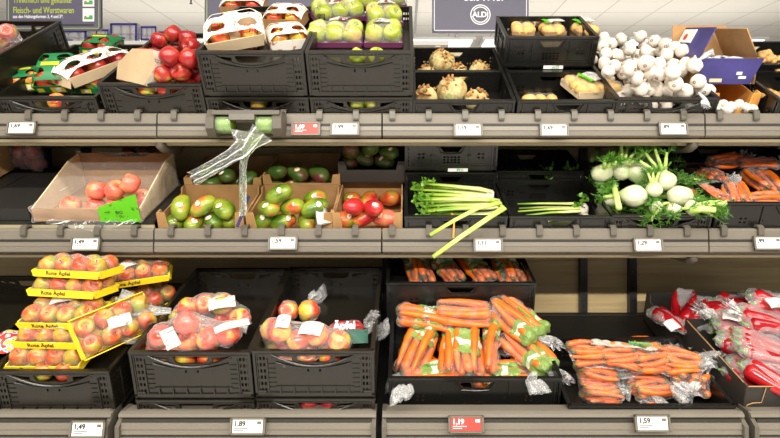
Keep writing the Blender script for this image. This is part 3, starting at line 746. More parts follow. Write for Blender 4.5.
b.box((0,.2,.004), (.56,.36,.004)); tag(b.build('folded_crate', 'crate_grey', mw=BOT.M @ T(.238,.062,0)), 'flat folded black crate under the carrot crate', 'crate')
C4c = crate(BOT, .22, .475, 0, .6, .4, .20, 'black crate below the rear crate of carrot packs', 'vent')
C4d = crate(BOT, .22, .418, .205, .6, .4, .183, 'wide black crate of carrot packs at the back under the shelf', 'vent', fl=.10)
C5 = crate(BOT, .825, .0, 0, .565, .4, .155, 'wide black crate of small carrot bags beside the red pepper box', 'vent', fl=.05)
C1r = crate(BOT, -1.66, .05, 0, .4, .6, .30, 'dark crate cut off by the left edge of the bottom shelf', fl=.25)

# ================================================================== CARDBOARD TRAYS
def card_tray(tier, x, s, h0, w, d, h, label, mat='kraft', notch=.04, side='kraft', posts=True, yaw=0, mw=None, cat='box', name='cardboard_tray', fl=.01, group=None):
    mw = mw if mw is not None else tier.M @ T(x, s, h0) @ Rz(yaw); t_ = .006
    r = empty(name, mw, label, cat, group)
    b = MB(); b.box((0, d/2, t_/2), (w, d, t_)); b.build('base', mat, r)
    pw = .030
    def wall(ww, n):
        hw = ww/2
        if n <= 0: return rect(-hw, 0, hw, h)
        return [(-hw,0),(hw,0),(hw,h),(hw-pw,h),(hw-pw-.008,h-n),(-hw+pw+.008,h-n),(-hw+pw,h),(-hw,h)]
    for nm, ww, m_, n in (('front_wall', w, T(0,t_/2,0), notch), ('back_wall', w, T(0,d-t_/2,0), 0), ('side_wall', d-2*t_, T(-w/2+t_/2,d/2,0) @ Rz(90), notch*.3), ('side_wall', d-2*t_, T(w/2-t_/2,d/2,0) @ Rz(90), notch*.3)):
        me = sheet(wall(ww, n), [], t_); me.materials.append(M[mat]); link(nm, me, r, m_)
    return Box(mw, w, d, h, fl)
MA = card_tray(MID, -.800, .018, 0, .335, .285, .135, 'kraft cardboard tray of green mangoes left of the middle tray', notch=.075, fl=.03)
MA2 = card_tray(MID, -.800, .306, .005, .335, .285, .16, 'kraft cardboard tray of dark mangoes behind the left mango tray', fl=.05)
MB_ = card_tray(MID, -.455, .018, 0, .335, .285, .135, 'kraft cardboard tray of green mangoes in the middle, paper scrap at its corner', notch=.075, fl=.03)
MB2 = card_tray(MID, -.455, .306, .005, .335, .285, .175, 'kraft cardboard tray of dark mangoes behind the middle mango tray', fl=.055)
MC = card_tray(MID, -.150, .018, 0, .272, .36, .135, 'small kraft cardboard tray of red mangoes', notch=.075, fl=.03)
MC2c = card_tray(MID, -.150, .385, 0, .29, .26, .125, 'black cardboard tray carrying the dark mango tray', 'blackcard')
MC2 = card_tray(MID, -.150, .32, .136, .29, .30, .10, 'black cardboard tray of dark mangoes stacked behind the red ones', 'blackcard', fl=.035)

def slot_fruit(bx, mat, what, xs=(-.037,.037), r=.034, z=None):
    for x in xs:
        p = (x, r+.018, (bx.fl+r) if z is None else z); bx.sp.append((*p, r))
        apple(bx.M @ T(*p), mat, 'apple showing through the grip slot of '+what, 'apples behind the slot of '+what, r/.036, 40)
slot_fruit(T1, 'apple_mix', 'the crate of green and yellow cartons', (.01,))
slot_fruit(T2, 'apple_mix', 'the red apple crate'); slot_fruit(T4, 'apple_green', 'the upper green apple crate', (-.01,.06), .030); slot_fruit(T4b, 'apple_green', 'the lower green apple crate', (-.02,.04))
slot_fruit(T3b, 'apple_mut', 'the crate below the white cartons', (-.01,)); slot_fruit(C1, 'apple_mut', 'the yellow tray crate', (-.05,.02), .030); slot_fruit(C2, 'apple_mix', 'the left bagged apple crate', (-.035,.04))
slot_fruit(C3, 'apple_mix', 'the right bagged apple crate', (-.03,.045)); slot_fruit(C3b, 'apple_red', 'the lowest right apple crate', (-.03,.04))
# red mangoes etc.
def mangoes(bx, lst, mat, label, group, r=.038, sc=1.0):
    for i, it in enumerate(lst):
        px, py = it[:2]; p = bx.put(px, py, r*sc, cap_=bx.fl+.115)
        if len(it) > 2 and it[2]: lb, gr = it[2], None
        else: lb, gr = label, group
        mt = it[3] if len(it) > 3 else mat
        mango(bx.M @ T(*p), mt, lb, gr, sc*1.1, random.random() < .75)
mangoes(MA, [(172,221),(192,221),(213,221),(232,220),(180,210),(200,210),(222,209)], 'mango_g', 'green mango with a yellowish blush in the left mango tray', 'green mangoes in the left tray')
mangoes(MA2, [(192,188),(216,187),(236,186),(200,180),(226,178),(244,176)], 'mango_shaded', 'dark green mango in the shade behind the left mango tray', 'dark mangoes behind the left tray')
mangoes(MB_, [(259,221),(284,221),(308,221),(265,213),(291,207),(312,212),(306,203),(270,209)], 'mango_g', 'green mango in the middle mango tray', 'green mangoes in the middle tray')
mangoes(MB2, [(267,188),(292,187,'reddish mango behind the middle tray, darkest red of its row','mango_r'),(314,188),(270,176),(294,177),(316,178),(320,168)], 'mango_shaded', 'dark mango in the shade behind the middle mango tray', 'dark mangoes behind the middle tray')
mangoes(MC, [(341,219),(364,219),(384,218,'pale pinkish red mango at the front right of the red mango tray','pink'),(353,212),(374,212),(347,199),(369,199),(389,198,'large dark red mango at the right rear of the red mango tray','mango_r')], 'mango_r', 'red and green mango in the small mango tray', 'red mangoes in the small tray')
mangoes(MC2, [(347,161),(365,160),(385,161),(350,152),(369,151),(388,152)], 'mango_shaded', 'green mango darkened as in shade, stacked behind the red mangoes', 'dark mangoes in the black tray', sc=.95)

# ================================================================== LOOSE RED APPLES
for px, py in ((188,74),(199,72),(157,81),(172,80),(152,76),(166,80),(161,66),(178,66),(194,64),(155,57),(170,58),(186,60),(196,56),(150,64),(160,50),(177,49),(192,50),(201,66),(160,42),(175,41),(190,43)):
    p = T2.put(px, py, .036); apple(T2.M @ T(*p), 'apple_red', 'red apple lying loose in the red apple crate', 'loose red apples in the crate', 1.0)
b = MB(); b.grid(lambda u, v: Vector(((u-.5)*.22, (v-.5)*.10, .010*math.sin(5*u)*math.cos(4*v))), 8, 5); bmesh.ops.solidify(b.bm, geom=b.bm.faces[:], thickness=.0015)
x, y = T2.ray(184, 82, .19); tag(b.build('paper_pad', 'kraft_lt', None, True, T2.M @ T(x, y+.02, .198) @ Rx(14)), 'crumpled pale brown paper pad among the loose red apples', 'paper')

# ================================================================== APPLE CARTONS
def carton(mw, w, d, h, wrapmat, amat, label, al, ag, nx=2, ny=2, traymat=None, r=.034, skip=(), name='apple_carton'):
    """paperboard tray with an overarching strap whose cut-outs show the fruit"""
    traymat = traymat or ('green_card' if wrapmat == 'green_card' else 'kraft')
    root = empty(name, mw, label, 'carton'); t_ = .003
    b = MB(); b.box((0, d/2, t_/2), (w*.9, d*.9, t_)); b.build('base', traymat, root)
    for nm, ww, m_ in (('end_wall', w, T(0,.002,0) @ Rx(8)), ('end_wall', w, T(0,d-.002,0) @ Rx(-8)), ('side_wall', d, T(-w/2,d/2,0) @ Rz(90) @ Rx(8)), ('side_wall', d, T(w/2,d/2,0) @ Rz(90) @ Rx(-8))):
        hh = h*.52; me = sheet([(-ww*.46,0),(ww*.46,0),(ww*.5,hh),(-ww*.5,hh)], [], t_); me.materials.append(M[traymat]); link(nm, me, root, m_)
    # strap: arched sheet, grid with window cells removed
    b = MB(); nu, nv = 60, 42
    def pos(u, v):
        a = (u-.5)*2; x = a*w/2*1.03; e = abs(a)
        z = h*(1-.36*max(0,(e-.62)/.38)**1.5*1.0); y = d*v
        z -= h*.16*abs(2*v-1)**3
        return Vector((x, y, z))
    vs = [[b.bm.verts.new(pos(i/nu, j/nv)) for j in range(nv+1)] for i in range(nu+1)]
    for i in range(nu):
        for j in range(nv):
            u = (i+.5)/nu; v = (j+.5)/nv; hole = False
            for cu in ((.24, .76) if nx == 2 else (.18, .5, .82)):
                for cv in (.23, .77):
                    if ((u-cu)/(.155 if nx == 2 else .11))**2+((v-cv)/.16)**2 < 1: hole = True
            if not hole: b.bm.faces.new((vs[i][j], vs[i+1][j], vs[i+1][j+1], vs[i][j+1]))
    bmesh.ops.delete(b.bm, geom=[v for v in b.bm.verts if not v.link_faces], context='VERTS')
    bmesh.ops.solidify(b.bm, geom=b.bm.faces[:], thickness=.0015); b.build('strap', wrapmat, root)
    if traymat == 'green_card':
        b = MB(); b.box((w*.12, -.0015-h*.03, h*.27), (w*.36, .0015, h*.34)); b.box((-w*.33, -.0015-h*.03, h*.25), (w*.16, .0015, h*.20)); b.build('yellow_label', 'yellow_card', root)
        b = MB(); b.box((0, d*.5, h+.0014), (w*.46, d*.12, .0014)); b.build('yellow_label', 'yellow_card', root)
        b = MB(); b.box((w*.14, -.003-h*.03, h*.26), (w*.12, .0012, h*.2)); b.build('white_label', 'white', root)
    for i in range(nx):
        for j in range(ny):
            if (i, j) in skip: continue
            apple(mw @ T(-w/2+w/nx*(i+.5), d/ny*(j+.5), r+.002), amat, al, ag, r/.036, 40)
    return root
W_ = 'white_print'
def on(bx, px, py, h, *rots):
    x, y = bx.ray(px, py, h); m_ = bx.M @ T(x, y, h)
    for q in rots: m_ = m_ @ q
    return m_
# white cartons in T3 (front-edge centre pixel, height)
carton(on(T3, 245, 12, .118, Rz(2), T(0,-.06,0)), .20, .15, .085, W_, 'apple_mix', 'white apple carton at the rear of its crate', 'apple in the rear white carton', 'apples in the rear white carton')
carton(on(T3, 286, 25, .125, Rz(-4), T(0,-.06,0)), .17, .15, .085, W_, 'apple_mix', 'white apple carton at the right rear showing a yellow and a red apple', 'apple in the right rear white carton', 'apples in the right rear carton')
carton(on(T3, 291, 50, .112, Rz(20)), .16, .15, .082, W_, 'apple_mix', 'white apple carton at the front right, lowest one', 'apple in the front right white carton', 'apples in the front right carton', traymat=W_)
carton(on(T3, 238, 50, .150, Rz(14), Ry(-6), Rx(10)), .22, .17, .095, W_, 'apple_mix', 'white apple carton on top at the front left, tilted and open at its right end', 'apple in the tilted front white carton', 'apples in the tilted front carton', skip=((1,1),), traymat='kraft_lt')
carton(on(T3, 232, 50, .112, Rz(0)), .19, .15, .06, W_, 'apple_mix', 'white apple carton underneath the tilted front one', 'apple in the lower front white carton', 'apples in the lower front carton')
# cartons in T1
GPm = 'green_card'
carton(on(T1, 27, 92, .120, Rz(18)), .12, .12, .080, GPm, 'apple_mix', 'green and yellow apple carton at the front left, open end turned to the viewer', 'apple in the front left green carton', 'apples in the front left green carton')
carton(on(T1, 57, 93, .125, Rz(6), Rx(25)), .15, .15, .095, GPm, 'apple_mix', 'green and yellow apple carton standing steeply in the middle of its crate', 'apple in the steep green carton', 'apples in the steep green carton')
carton(on(T1, 84, 94, .108, Rz(0)), .12, .15, .05, GPm, 'apple_mix', 'flat green and yellow carton low at the front right of its crate', 'apple in the low green carton', 'apples in the low green carton')
carton(on(T1, 96, 74, .165, Rz(62), Ry(0), T(0,-.06,0)), .30, .13, .090, W_, 'apple_red', 'long white printed apple carton lying slantwise in the left crate', 'apple in the long white carton', 'apples in the long white carton', nx=3, traymat='kraft_lt')
carton(on(T1, 103, 52, .15, Rz(-6), T(0,-.05,0)), .15, .12, .075, GPm, 'apple_red', 'green and yellow apple carton at the rear of the left crate', 'apple in the rear green carton', 'apples in the rear green carton')
0 and carton(on(T1, 55, 74, .115, Rz(6), T(0,-.03,0)), .17, .14, .07, GPm, 'apple_mix', 'green carton behind the steep green carton', 'apple in the hidden green carton', 'apples in the hidden green carton')
# tipped-over carton on the loose apples: pale outside towards the viewer
mw = on(T2, 136, 67, .285, Rz(-16), Rx(52))
root = empty('apple_carton', mw, 'empty looking pale apple carton tipped over on the loose red apples', 'carton')
b = MB(); hx = [(-.075,-.055),(.055,-.065),(.085,.015),(.055,.075),(-.035,.070),(-.085,.005)]
vt = [b.bm.verts.new((x, y, .0)) for x, y in hx]; b.bm.faces.new(vt); bmesh.ops.solidify(b.bm, geom=b.bm.faces[:], thickness=.003); b.build('base', 'kraft_lt', root)
for i in range(6):
    a, c = Vector((*hx[i],0)), Vector((*hx[(i+1) % 6],0)); b = MB()
    v = [b.bm.verts.new(q) for q in (a, c, c*1.12+Vector((0,0,-.075)), a*1.12+Vector((0,0,-.075)))]; b.bm.faces.new(v); bmesh.ops.solidify(b.bm, geom=b.bm.faces[:], thickness=.002)
    b.build('wall', W_ if i in (1,2,3) else 'kraft_lt', root)

# ================================================================== WRAPPED FRUIT TRAYS
def fruit_tray(mw, nx, ny, amat, traymat, label, al, ag, r=.0365, film_mat='film', lab=None, labmat='label', txt=None, sx=1.0, wallh=.026, name='apple_tray', vox=.006):
    w = nx*r*2*sx+.010; d = ny*r*2+.010
    root = empty(name, mw, label, 'tray'); b = MB(); b.box((0, 0, .002), (w*.94, d*.94, .004)); b.build('base', traymat, root)
    for nm, ww, m_ in (('side_wall', w, T(0,-d/2,0) @ Rx(10)), ('side_wall', w, T(0,d/2,0) @ Rx(-10)), ('end_wall', d, T(-w/2,0,0) @ Rz(90) @ Rx(10)), ('end_wall', d, T(w/2,0,0) @ Rz(90) @ Rx(-10))):
        me = sheet([(-ww*.47,0),(ww*.47,0),(ww*.5,wallh*.8),(ww*.47,wallh),(-ww*.47,wallh),(-ww*.5,wallh*.8)], [], .003); me.materials.append(M[traymat]); q = link(nm, me, root, m_)
        if txt and nm == 'side_wall' and m_ [1][3] < 0:
            text_part(q, txt, .021, (-w*.28, -.0022, wallh*.30), 'ink', 'print', bold=.0003)
    pts = []
    for i in range(nx):
        for j in range(ny):
            p = Vector((-w/2+.005+r*sx*(2*i+1), -d/2+.005+r*(2*j+1), r+.004)); pts.append((p, r*.97))
            apple(mw @ T(*p), amat, al, ag, r/.0365, 50)
    for sx_ in (-1, 1):
        for sy_ in (-1, 1): pts.append((Vector((sx_*(w/2-.004), sy_*(d/2-.004), .012)), .004))
    hull_bag(None, pts, .0022, film_mat, '', '', '', parent=root, vox=vox, wr=.002)
    if lab: paper_on(root, (lab[0]*w, lab[1]*d, 2*r+.004), Rz(lab[2]), lab[3], lab[4], labmat)
    return root
GA = 'apple_green'
def gtray(px, py, h, rots, nx, ny, label, al, lab):
    fruit_tray(on(T4, px, py, h, *rots), nx, ny, GA, 'plum_tray', label, al, 'apples: '+al, film_mat='film_bag', lab=lab, labmat='plum_label', r=.0375, wallh=.022)
gtray(336, 41, .118, (Rz(0),), 3, 2, 'wrapped tray of six green apples at the front left', 'green apple in the front left tray', (0.05,.25,3,.075,.045))
gtray(384, 41, .118, (Rz(0),), 2, 2, 'wrapped tray of four green apples at the front right', 'green apple in the front right tray', (-.05,.1,3,.07,.045))
gtray(338, 17, .135, (Rz(22), Rx(4)), 3, 2, 'wrapped tray of green apples at the rear left, set slantwise', 'green apple in the slanting rear tray', (-.05,0,75,.09,.055))
gtray(384, 22, .130, (Rz(8),), 2, 2, 'wrapped tray of green apples second from the front at the right', 'green apple in the second right tray', (.1,.2,-5,.08,.05))
gtray(380, 4, .150, (Rz(12), Rx(6)), 3, 2, 'wrapped tray of green apples at the rear right, topmost', 'green apple in the topmost right tray', (-.3,.2,60,.06,.05))

# yellow trays in C1
def ytray(mw, label, al, lab=None, txt='Rote Äpfel', ny=2, nx=4):
    fruit_tray(mw, nx, ny, 'apple_mut', 'yellow_tray', label, al, 'apples: '+al, lab=lab, txt=txt, r=.0305, wallh=.026)
Y = 'yellow edged tray of wrapped apples '
ytray(on(C1, 55, 358, .150, Rz(0), Rx(6)), Y+'lowest, level in the crate front', 'apple in the lowest yellow tray', (.12,.15,20,.085,.055))
ytray(on(C1, 62, 338, .212, Rz(-2), Rx(-2)), Y+'second from below', 'apple in the second yellow tray from below', (.1,-.3,5,.05,.02))
ytray(on(C1, 66, 318, .275, Rz(-2), Rx(2)), Y+'third from below, large white label on top', 'apple in the third yellow tray from below', (-.02,.15,25,.085,.055))
ytray(on(C1, 74, 293, .340, Rz(-6), Rx(-16)), Y+'fourth from below, lettering on its front edge', 'apple in the fourth yellow tray from below')
ytray(on(C1, 79, 274, .405, Rz(-6), Rx(-16)), Y+'on top of the pile, lettering on its front edge', 'apple in the topmost yellow tray')
ytray(on(C1, 114, 326, .265, Rz(52), Rx(52)), Y+'leaning steeply against the right side of the pile', 'apple in the leaning yellow tray', (.0,.0,80,.04,.075))
ytray(on(C1, 137, 278, .30, Rz(20), Rx(0)), Y+'at the back right of the pile', 'apple in the back right yellow tray', (-.1,-.1,40,.06,.05))
ytray(on(C1, 142, 305, .18, Rz(60), Rx(20)), Y+'low behind the leaning tray', 'apple in the low rear yellow tray')

# ================================================================== LEFT END OF THE MIDDLE SHELF
b = MB(); b.box((-1.64, .24, .094), (1.32, .46, .012), MID.M); part(b, 'raised_deck', 'deck')
b = MB(); b.box((-1.64, .014, .046), (1.32, .008, .086), MID.M); part(b, 'riser_front', 'riser')
b = MB(); b.box((-1.86, .24, .125), (.80, .44, .045), MID.M); b.box((-1.86, .24, .150), (.80, .44, .006), MID.M); b.box((-1.70, .24, .153), (.006, .43, .004), MID.M)
tag(b.build('black_shelf_tray', 'deck'), 'empty flat black tray at the left end of the middle shelf', 'tray')
FB = Box(MID.M @ T(-1.232, .012, .102), .42, .36, .14, .008)
r = empty('wrapped_fruit_box', FB.M, 'cardboard box of pink fruit wrapped in clear film with a green label', 'box'); fbx = r
b = MB(); b.box((0, .18, .003), (.42, .36, .006)); b.build('base', 'kraft', r)
me = sheet(rect(-.21, 0, .21, .055), [], .005); me.materials.append(M['kraft']); link('front_wall', me, r, T(0, .003, 0))
me = sheet([(-.21,0),(.21,0),(.21,.155),(.10,.155),(.085,.14),(-.085,.14),(-.10,.155),(-.21,.155)], [], .005); me.materials.append(M['kraft']); link('back_wall', me, r, T(0, .357, 0))
for sx in (-1, 1):
    me = sheet([(-.178,0),(.178,0),(.178,.155),(.10,.15),(-.178,.055)], [], .005); me.materials.append(M['kraft_lt']); link('side_wall', me, r, T(sx*.207, .18, 0) @ Rz(90))
for px, py in ((70,206),(94,207),(117,205),(84,200),(93,196),(130,203),(110,199)):
    p = FB.put(px, py, .036); apple(FB.M @ T(*p), 'pink', 'pink and yellow round fruit in the film wrapped box', 'pink fruit in the wrapped box', 1.0, name='round_fruit', cat='fruit')
cn = [(Vector((sx*.212, y, z)), .003) for sx in (-1, 1) for y, z in ((-.004, 0), (-.004, .058), (.362, 0), (.362, .16))]
hull_bag(None, cn, .004, 'film_bag', '', '', '', parent=r, vox=.009, wr=.006)
b = MB(); b.grid(lambda u, v: Vector((.055+.155*u, -.012, .004+.062*v+.055*u*v)), 10, 4); bmesh.ops.solidify(b.bm, geom=b.bm.faces[:], thickness=.001); b.build('green_label', 'lime_card', r)
text_part(r, 'BIO', .018, (.12, -.0145, .04), 'ink', 'print')
b = MB(); b.grid(lambda u, v: Vector(((u-.42)*.34, -.012-.022*v+.006*math.sin(u*9), .012-.030*v*math.sin(math.pi*u)+.004*math.sin(u*27+v*4))), 30, 6); b.build('loose_film', 'film', r, True)
L0 = Box(MID.M @ T(-1.86, .0, .153), .8, .5, .1, .0)
card_tray(MID, 0, 0, 0, .30, .26, .16, 'kraft cardboard box at the far left rear of the middle shelf', mw=MID.M @ T(-1.93, .16, .156), notch=0)

# generic bag of round fruit
def fruit_bag(bx, pos, mat, label, al, ag, r=.036, film_='film_bag', infl=.008, labs=(), ends=(), name='apple_bag', cat='bag', vox=.006, fruit='apple', wr=.012, h0=None, capk=5.2):
    pts = []
    for px, py in pos:
        p = bx.put(px, py, r, h0=h0, cap_=bx.fl+r*capk) if len(pos) > 1 else Vector((*bx.ray(px, py, bx.fl+r+.01), bx.fl+r+.01)); pts.append((p, r)); apple(bx.M @ T(*p), mat, al, ag, r/.036, 60, name=fruit, cat=fruit.replace('_', ' '))
    root = hull_bag(bx.M, pts, infl, film_, name, label, cat, vox=vox, wr=wr)
    top = max(p.z for p, q in pts)+r
    for px, py, rz, w, h, mt in labs:
        x, y = bx.ray(px, py, top); z = max([p.z+math.sqrt(max(0, (r+.006)**2-((p.x-x)**2+(p.y-y)**2)*.4)) for p, q in pts if (p.x-x)**2+(p.y-y)**2 < (2*r)**2] or [top])
        x, y = bx.ray(px, py, z+.004); paper_on(root, (x, y, z+.004), Rz(rz) @ Rx(14), w, h, mt)
    for px, py, h, dx, dy, dz, ln, r1 in ends:
        x, y = bx.ray(px, py, h); ruffle(root, (x, y, h), (dx, dy, dz), ln, .014, r1)
    return root
D0 = Box(MID.M @ T(-1.86, .0, .160), .8, .5, .1, .0)
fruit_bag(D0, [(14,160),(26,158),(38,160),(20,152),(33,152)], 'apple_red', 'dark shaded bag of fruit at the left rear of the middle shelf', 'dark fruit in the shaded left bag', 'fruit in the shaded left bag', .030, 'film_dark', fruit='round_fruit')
D1_ = Box(MID.M @ T(-1.10, .30, .10), .6, .5, .1, .0)
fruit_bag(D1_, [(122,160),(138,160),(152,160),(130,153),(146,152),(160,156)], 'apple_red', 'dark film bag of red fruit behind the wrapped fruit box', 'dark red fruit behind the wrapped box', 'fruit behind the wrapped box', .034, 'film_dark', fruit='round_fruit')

# ================================================================== APPLE BAGS ON THE BOTTOM SHELF
AM = 'apple_mix'
fruit_bag(C2, [(152,347),(168,346),(186,346),(205,347),(222,346),(160,338),(178,336)], AM, 'clear bag of apples lying low at the front of the left bagged apple crate', 'apple in the low bag of the left crate', 'apples in the low bag', labs=((170,338,-55,.115,.04,'label'),), ends=((140,340,.13,-1,-.3,.5,.09,.05),))
fruit_bag(C2, [(178,318),(194,326),(210,326),(226,318),(240,316),(188,308),(206,304),(222,304)], AM, 'clear bag of red and yellow apples on top with its open end to the left', 'apple in the upper bag of the left crate', 'apples in the upper bag', labs=((222,303,20,.09,.06,'label'),(232,326,30,.11,.03,'label')), ends=((170,312,.20,-1,.0,.15,.19,.06),(240,322,.17,.6,-.6,.2,.05,.04)), infl=.006)
fruit_bag(C3, [(264,342),(266,330),(281,344),(297,344),(282,333),(298,334),(311,341)], AM, 'long clear bag of apples across the front left of the right apple crate', 'apple in the long bag of the right crate', 'apples in the long bag', labs=((283,322,0,.045,.055,'label'),(311,329,-8,.075,.055,'label')), capk=3.3, ends=((270,330,.16,.3,-.9,.3,.04,.04),))
fruit_bag(C3, [(288,311)], AM, 'single bagged apple at the left behind the long bag', 'apple in the left single bag', None, .037, infl=.006, ends=((282,303,.10,-.5,.3,.8,.03,.02),))
fruit_bag(C3, [(309,311)], AM, 'single bagged orange red apple at the right behind the long bag', 'apple in the right single bag', None, .038, infl=.006, ends=((314,302,.10,.2,.6,.9,.04,.035),))
x, y = C3.ray(350, 337, .13); r = empty('fruit_pouch', C3.M @ T(x, y, .13) @ Rz(6) @ Rx(28), 'printed pouch with white lettering and a teal band beside the long apple bag', 'pouch')
pp = [Vector((random.uniform(-.055,.055), random.uniform(-.035,.035), random.uniform(-.012,.012))) for _ in range(7)]
pts = []
for p in pp: pts.append((p, .030)); apple(r.matrix_basis @ T(*p), 'apple_red', 'red fruit inside the printed pouch', 'fruit in the pouch', .8)
hull_bag(None, pts, .004, 'film', '', '', '', parent=r)
paper_on(r, (0, -.028, .048), Rx(20), .125, .045, 'teal', 'printed_band', curl=.012)
text_part(r, 'Äpfel', .036, (-.056, -.004, .064), 'sign_white', 'print', rot=Rx(-70), bold=.001)
ruffle(r, (.06,.02,.02), (1,.5,.9), .035, .015, .03, 'film')
# coloured bag at the left edge
x, y = C1r.ray(8, 344, .26); r = empty('printed_snack_bag', C1r.M @ T(x, y, .262) @ Rz(10), 'red white and blue printed bag cut off by the left edge', 'bag')
b = MB(); b.grid(lambda u, v: Vector(((u-.5)*.16, (v-.5)*.12, .045*math.sin(math.pi*u)**.6*math.sin(math.pi*v)**.6+.003*math.sin(19*u+7*v))), 16, 12); b.grid(lambda u, v: Vector(((u-.5)*.16, (v-.5)*.12, -.002)), 2, 2); b.build('pouch', 'multi', r, True)

# ================================================================== CELERIAC
def celeriac(mw, r, label, seed):
    b = MB(); prof = [(r*math.sin(math.pi*i/18), -r*.92*math.cos(math.pi*i/18)) for i in range(19)]; prof[0] = (0, prof[0][1]); prof[-1] = (0, prof[-1][1])
    sd = Vector((seed*3.1, 0, 0))
    b.lathe(prof, 30, lambda v, a: v*(1+.10*noise.noise(v*22+sd)+.045*noise.noise(v*70+sd)))
    o = b.build('celeriac', 'celeriac', None, True, mw); tag(o, label, 'celeriac')
    b = MB(); rnd = random.Random(seed)
    for k_ in range(24):
        a = rnd.uniform(0, 6.28); q = rnd.uniform(.05, 1.25); d = Vector((math.cos(a)*math.sin(q), math.sin(a)*math.sin(q), math.cos(q)))
        p = d*r*.9; t_ = d.cross(Vector((0,0,1))).normalized()*.5+Vector((0,0,.3)); b.tube([p, p+d*.006+t_*.004, p+d*.009+t_*.012], [.0055, .0045, .002], 6)
    b.build('root_crown', 'root', o, True)
for bx, lst in ((T5b, [(442,62,.054,'celeriac standing highest in the rear crate, round and greenish'),(427,71,.036,'celeriac half hidden at the left of the rear crate'),(459,70,.036,'celeriac low in the rear crate right of the big one'),(479,71,.040,'celeriac at the right end of the rear crate')]), (T5, [(425,97,.043,'celeriac with coarse roots at the front left'),(452,91,.057,'largest celeriac, in the middle of the front crate'),(476,99,.042,'celeriac at the front right, mostly roots'),])):
    for i, (px, py, r_, l_) in enumerate(lst):
        r_ *= 1.12; p = bx.put(px, py, r_); celeriac(bx.M @ T(*p) @ Rx(-15 if i % 2 else 10) @ Ry(random.uniform(-30,30)), r_, l_, i+int(px))

celeriac(on(T5, 462, 80, .085) @ Rx(10), .034, 'small celeriac showing its roots behind the largest one', 31)
fruit_bag(T0, [(6,50),(14,48),(24,54),(2,40),(10,38)], 'apple_mix', 'clear bag with pinkish fruit in the raised crate at the top left corner', 'fruit in the bag of the raised crate', 'fruit in the raised crate bag', .034, fruit='round_fruit')
# ================================================================== POTATO PACKS
def potato_me(seed):
    b = MB(); n_ = 12; prof = [(.024*math.sin(math.pi*i/n_)**.8 if 0 < i < n_ else 0, .034*math.cos(math.pi*i/n_)) for i in range(n_+1)]
    b.lathe(prof, 16, lambda v, a: v*(1+.14*noise.noise(v*30+Vector((seed*5,0,0))))); return b.data('potato', 'potato', True)
PM = [potato_me(i) for i in range(4)]
def potato_pack(mw, label, pl, pg, nx=4, ny=3, lab=True, traymat='kraft_lt', n=(0,)):
    w, d = nx*.050, ny*.052
    r = empty('potato_pack', mw, label, 'tray'); b = MB(); b.box((0,0,.002), (w,d,.004)); b.build('base', traymat, r)
    for nm, ww, m_ in (('side_wall', w, T(0,-d/2,0)), ('side_wall', w, T(0,d/2,0)), ('end_wall', d, T(-w/2,0,0) @ Rz(90)), ('end_wall', d, T(w/2,0,0) @ Rz(90))):
        me = sheet(rect(-ww/2,0,ww/2,.030), [], .003); me.materials.append(M[traymat]); link(nm, me, r, m_)
    pts = []
    for i in range(nx):
        for j in range(ny):
            p = Vector((-w/2+.025+i*.050, -d/2+.026+j*.052, .028)); pts.append((p, .025))
            o = link('potato', random.choice(PM), None, mw @ T(*p) @ Rz(random.uniform(0,180)) @ Rx(90+random.uniform(-20,20))); tag(o, pl, 'potato', pg)
    for sx in (-1, 1):
        for sy in (-1, 1): pts.append((Vector((sx*(w/2-.002), sy*(d/2-.002), .02)), .004))
    hull_bag(None, pts, .003, 'film', '', '', '', parent=r, wr=.003)
    if lab:
        paper_on(r, (.01, .01, .062), Rz(12), .075, .085, 'label', curl=.004); paper_on(r, (-.035, .0, .062), Rz(12), .022, .09, 'lime_card', 'green_stripe', curl=.003)
potato_pack(on(T6, 590, 91, .105, Rz(14), Ry(4)), 'film wrapped pack of yellow potatoes leaning out of the right end of its crate', 'potato in the leaning pack', 'potatoes in the leaning pack')
potato_pack(on(T6, 538, 103, .018), 'film wrapped pack of potatoes lying low in the left of the crate', 'potato in the low pack', 'potatoes in the low pack', 3, 2, False)
for i, (px, l_) in enumerate(((522,'left'),(550,'middle'),(581,'right'))):
    potato_pack(on(T7, px, 33, .066, Rz((-8,4,10)[i])), 'brown potato pack in the stacked crate, %s one of three' % l_, 'potato in the %s brown pack' % l_, 'potatoes in the %s brown pack' % l_, 2, 3, i != 0, 'kraft')

# ================================================================== GARLIC
def garlic_me(seed):
    b = MB(); ph = seed*1.3
    prof = [(0,-.019),(.006,-.020),(.014,-.019),(.021,-.013),(.0245,-.003),(.023,.007),(.017,.014),(.009,.020),(.005,.025),(.003,.031),(0,.033)]
    b.lathe(prof, 24, lambda v, a: Vector((v.x*(1+.07*abs(math.sin(3.5*a+ph))-.03), v.y*(1+.07*abs(math.sin(3.5*a+ph))-.03), v.z)) + Vector((.2*max(0,v.z-.01)*math.sin(ph), 0, 0)))
    return b.data('garlic_bulb', 'garlic', True)
GM = [garlic_me(i) for i in range(5)]
b = MB()
for i in range(12): a = i*.52; b.tube([(.003*math.cos(a),.003*math.sin(a),-.019),(.005*math.cos(a),.005*math.sin(a),-.0215)], .0008, 4)
GR = b.data('root_tuft', 'stem')
def garlic(mw, label, group, sc=1.0):
    o = link('garlic_bulb', random.choice(GM), None, mw @ rot_rand(110) @ Matrix.Scale(sc, 4)); tag(o, label, 'garlic', group); link('root_tuft', GR, o)
for i in range(40):
    p = T8.drop(random.uniform(-.165,.165), random.uniform(.04,.55), .026)
    if p.z > .10: garlic(T8.M @ T(*p), 'white garlic bulb in the big heap', 'garlic in the big heap')
rowy = 97; row = 0
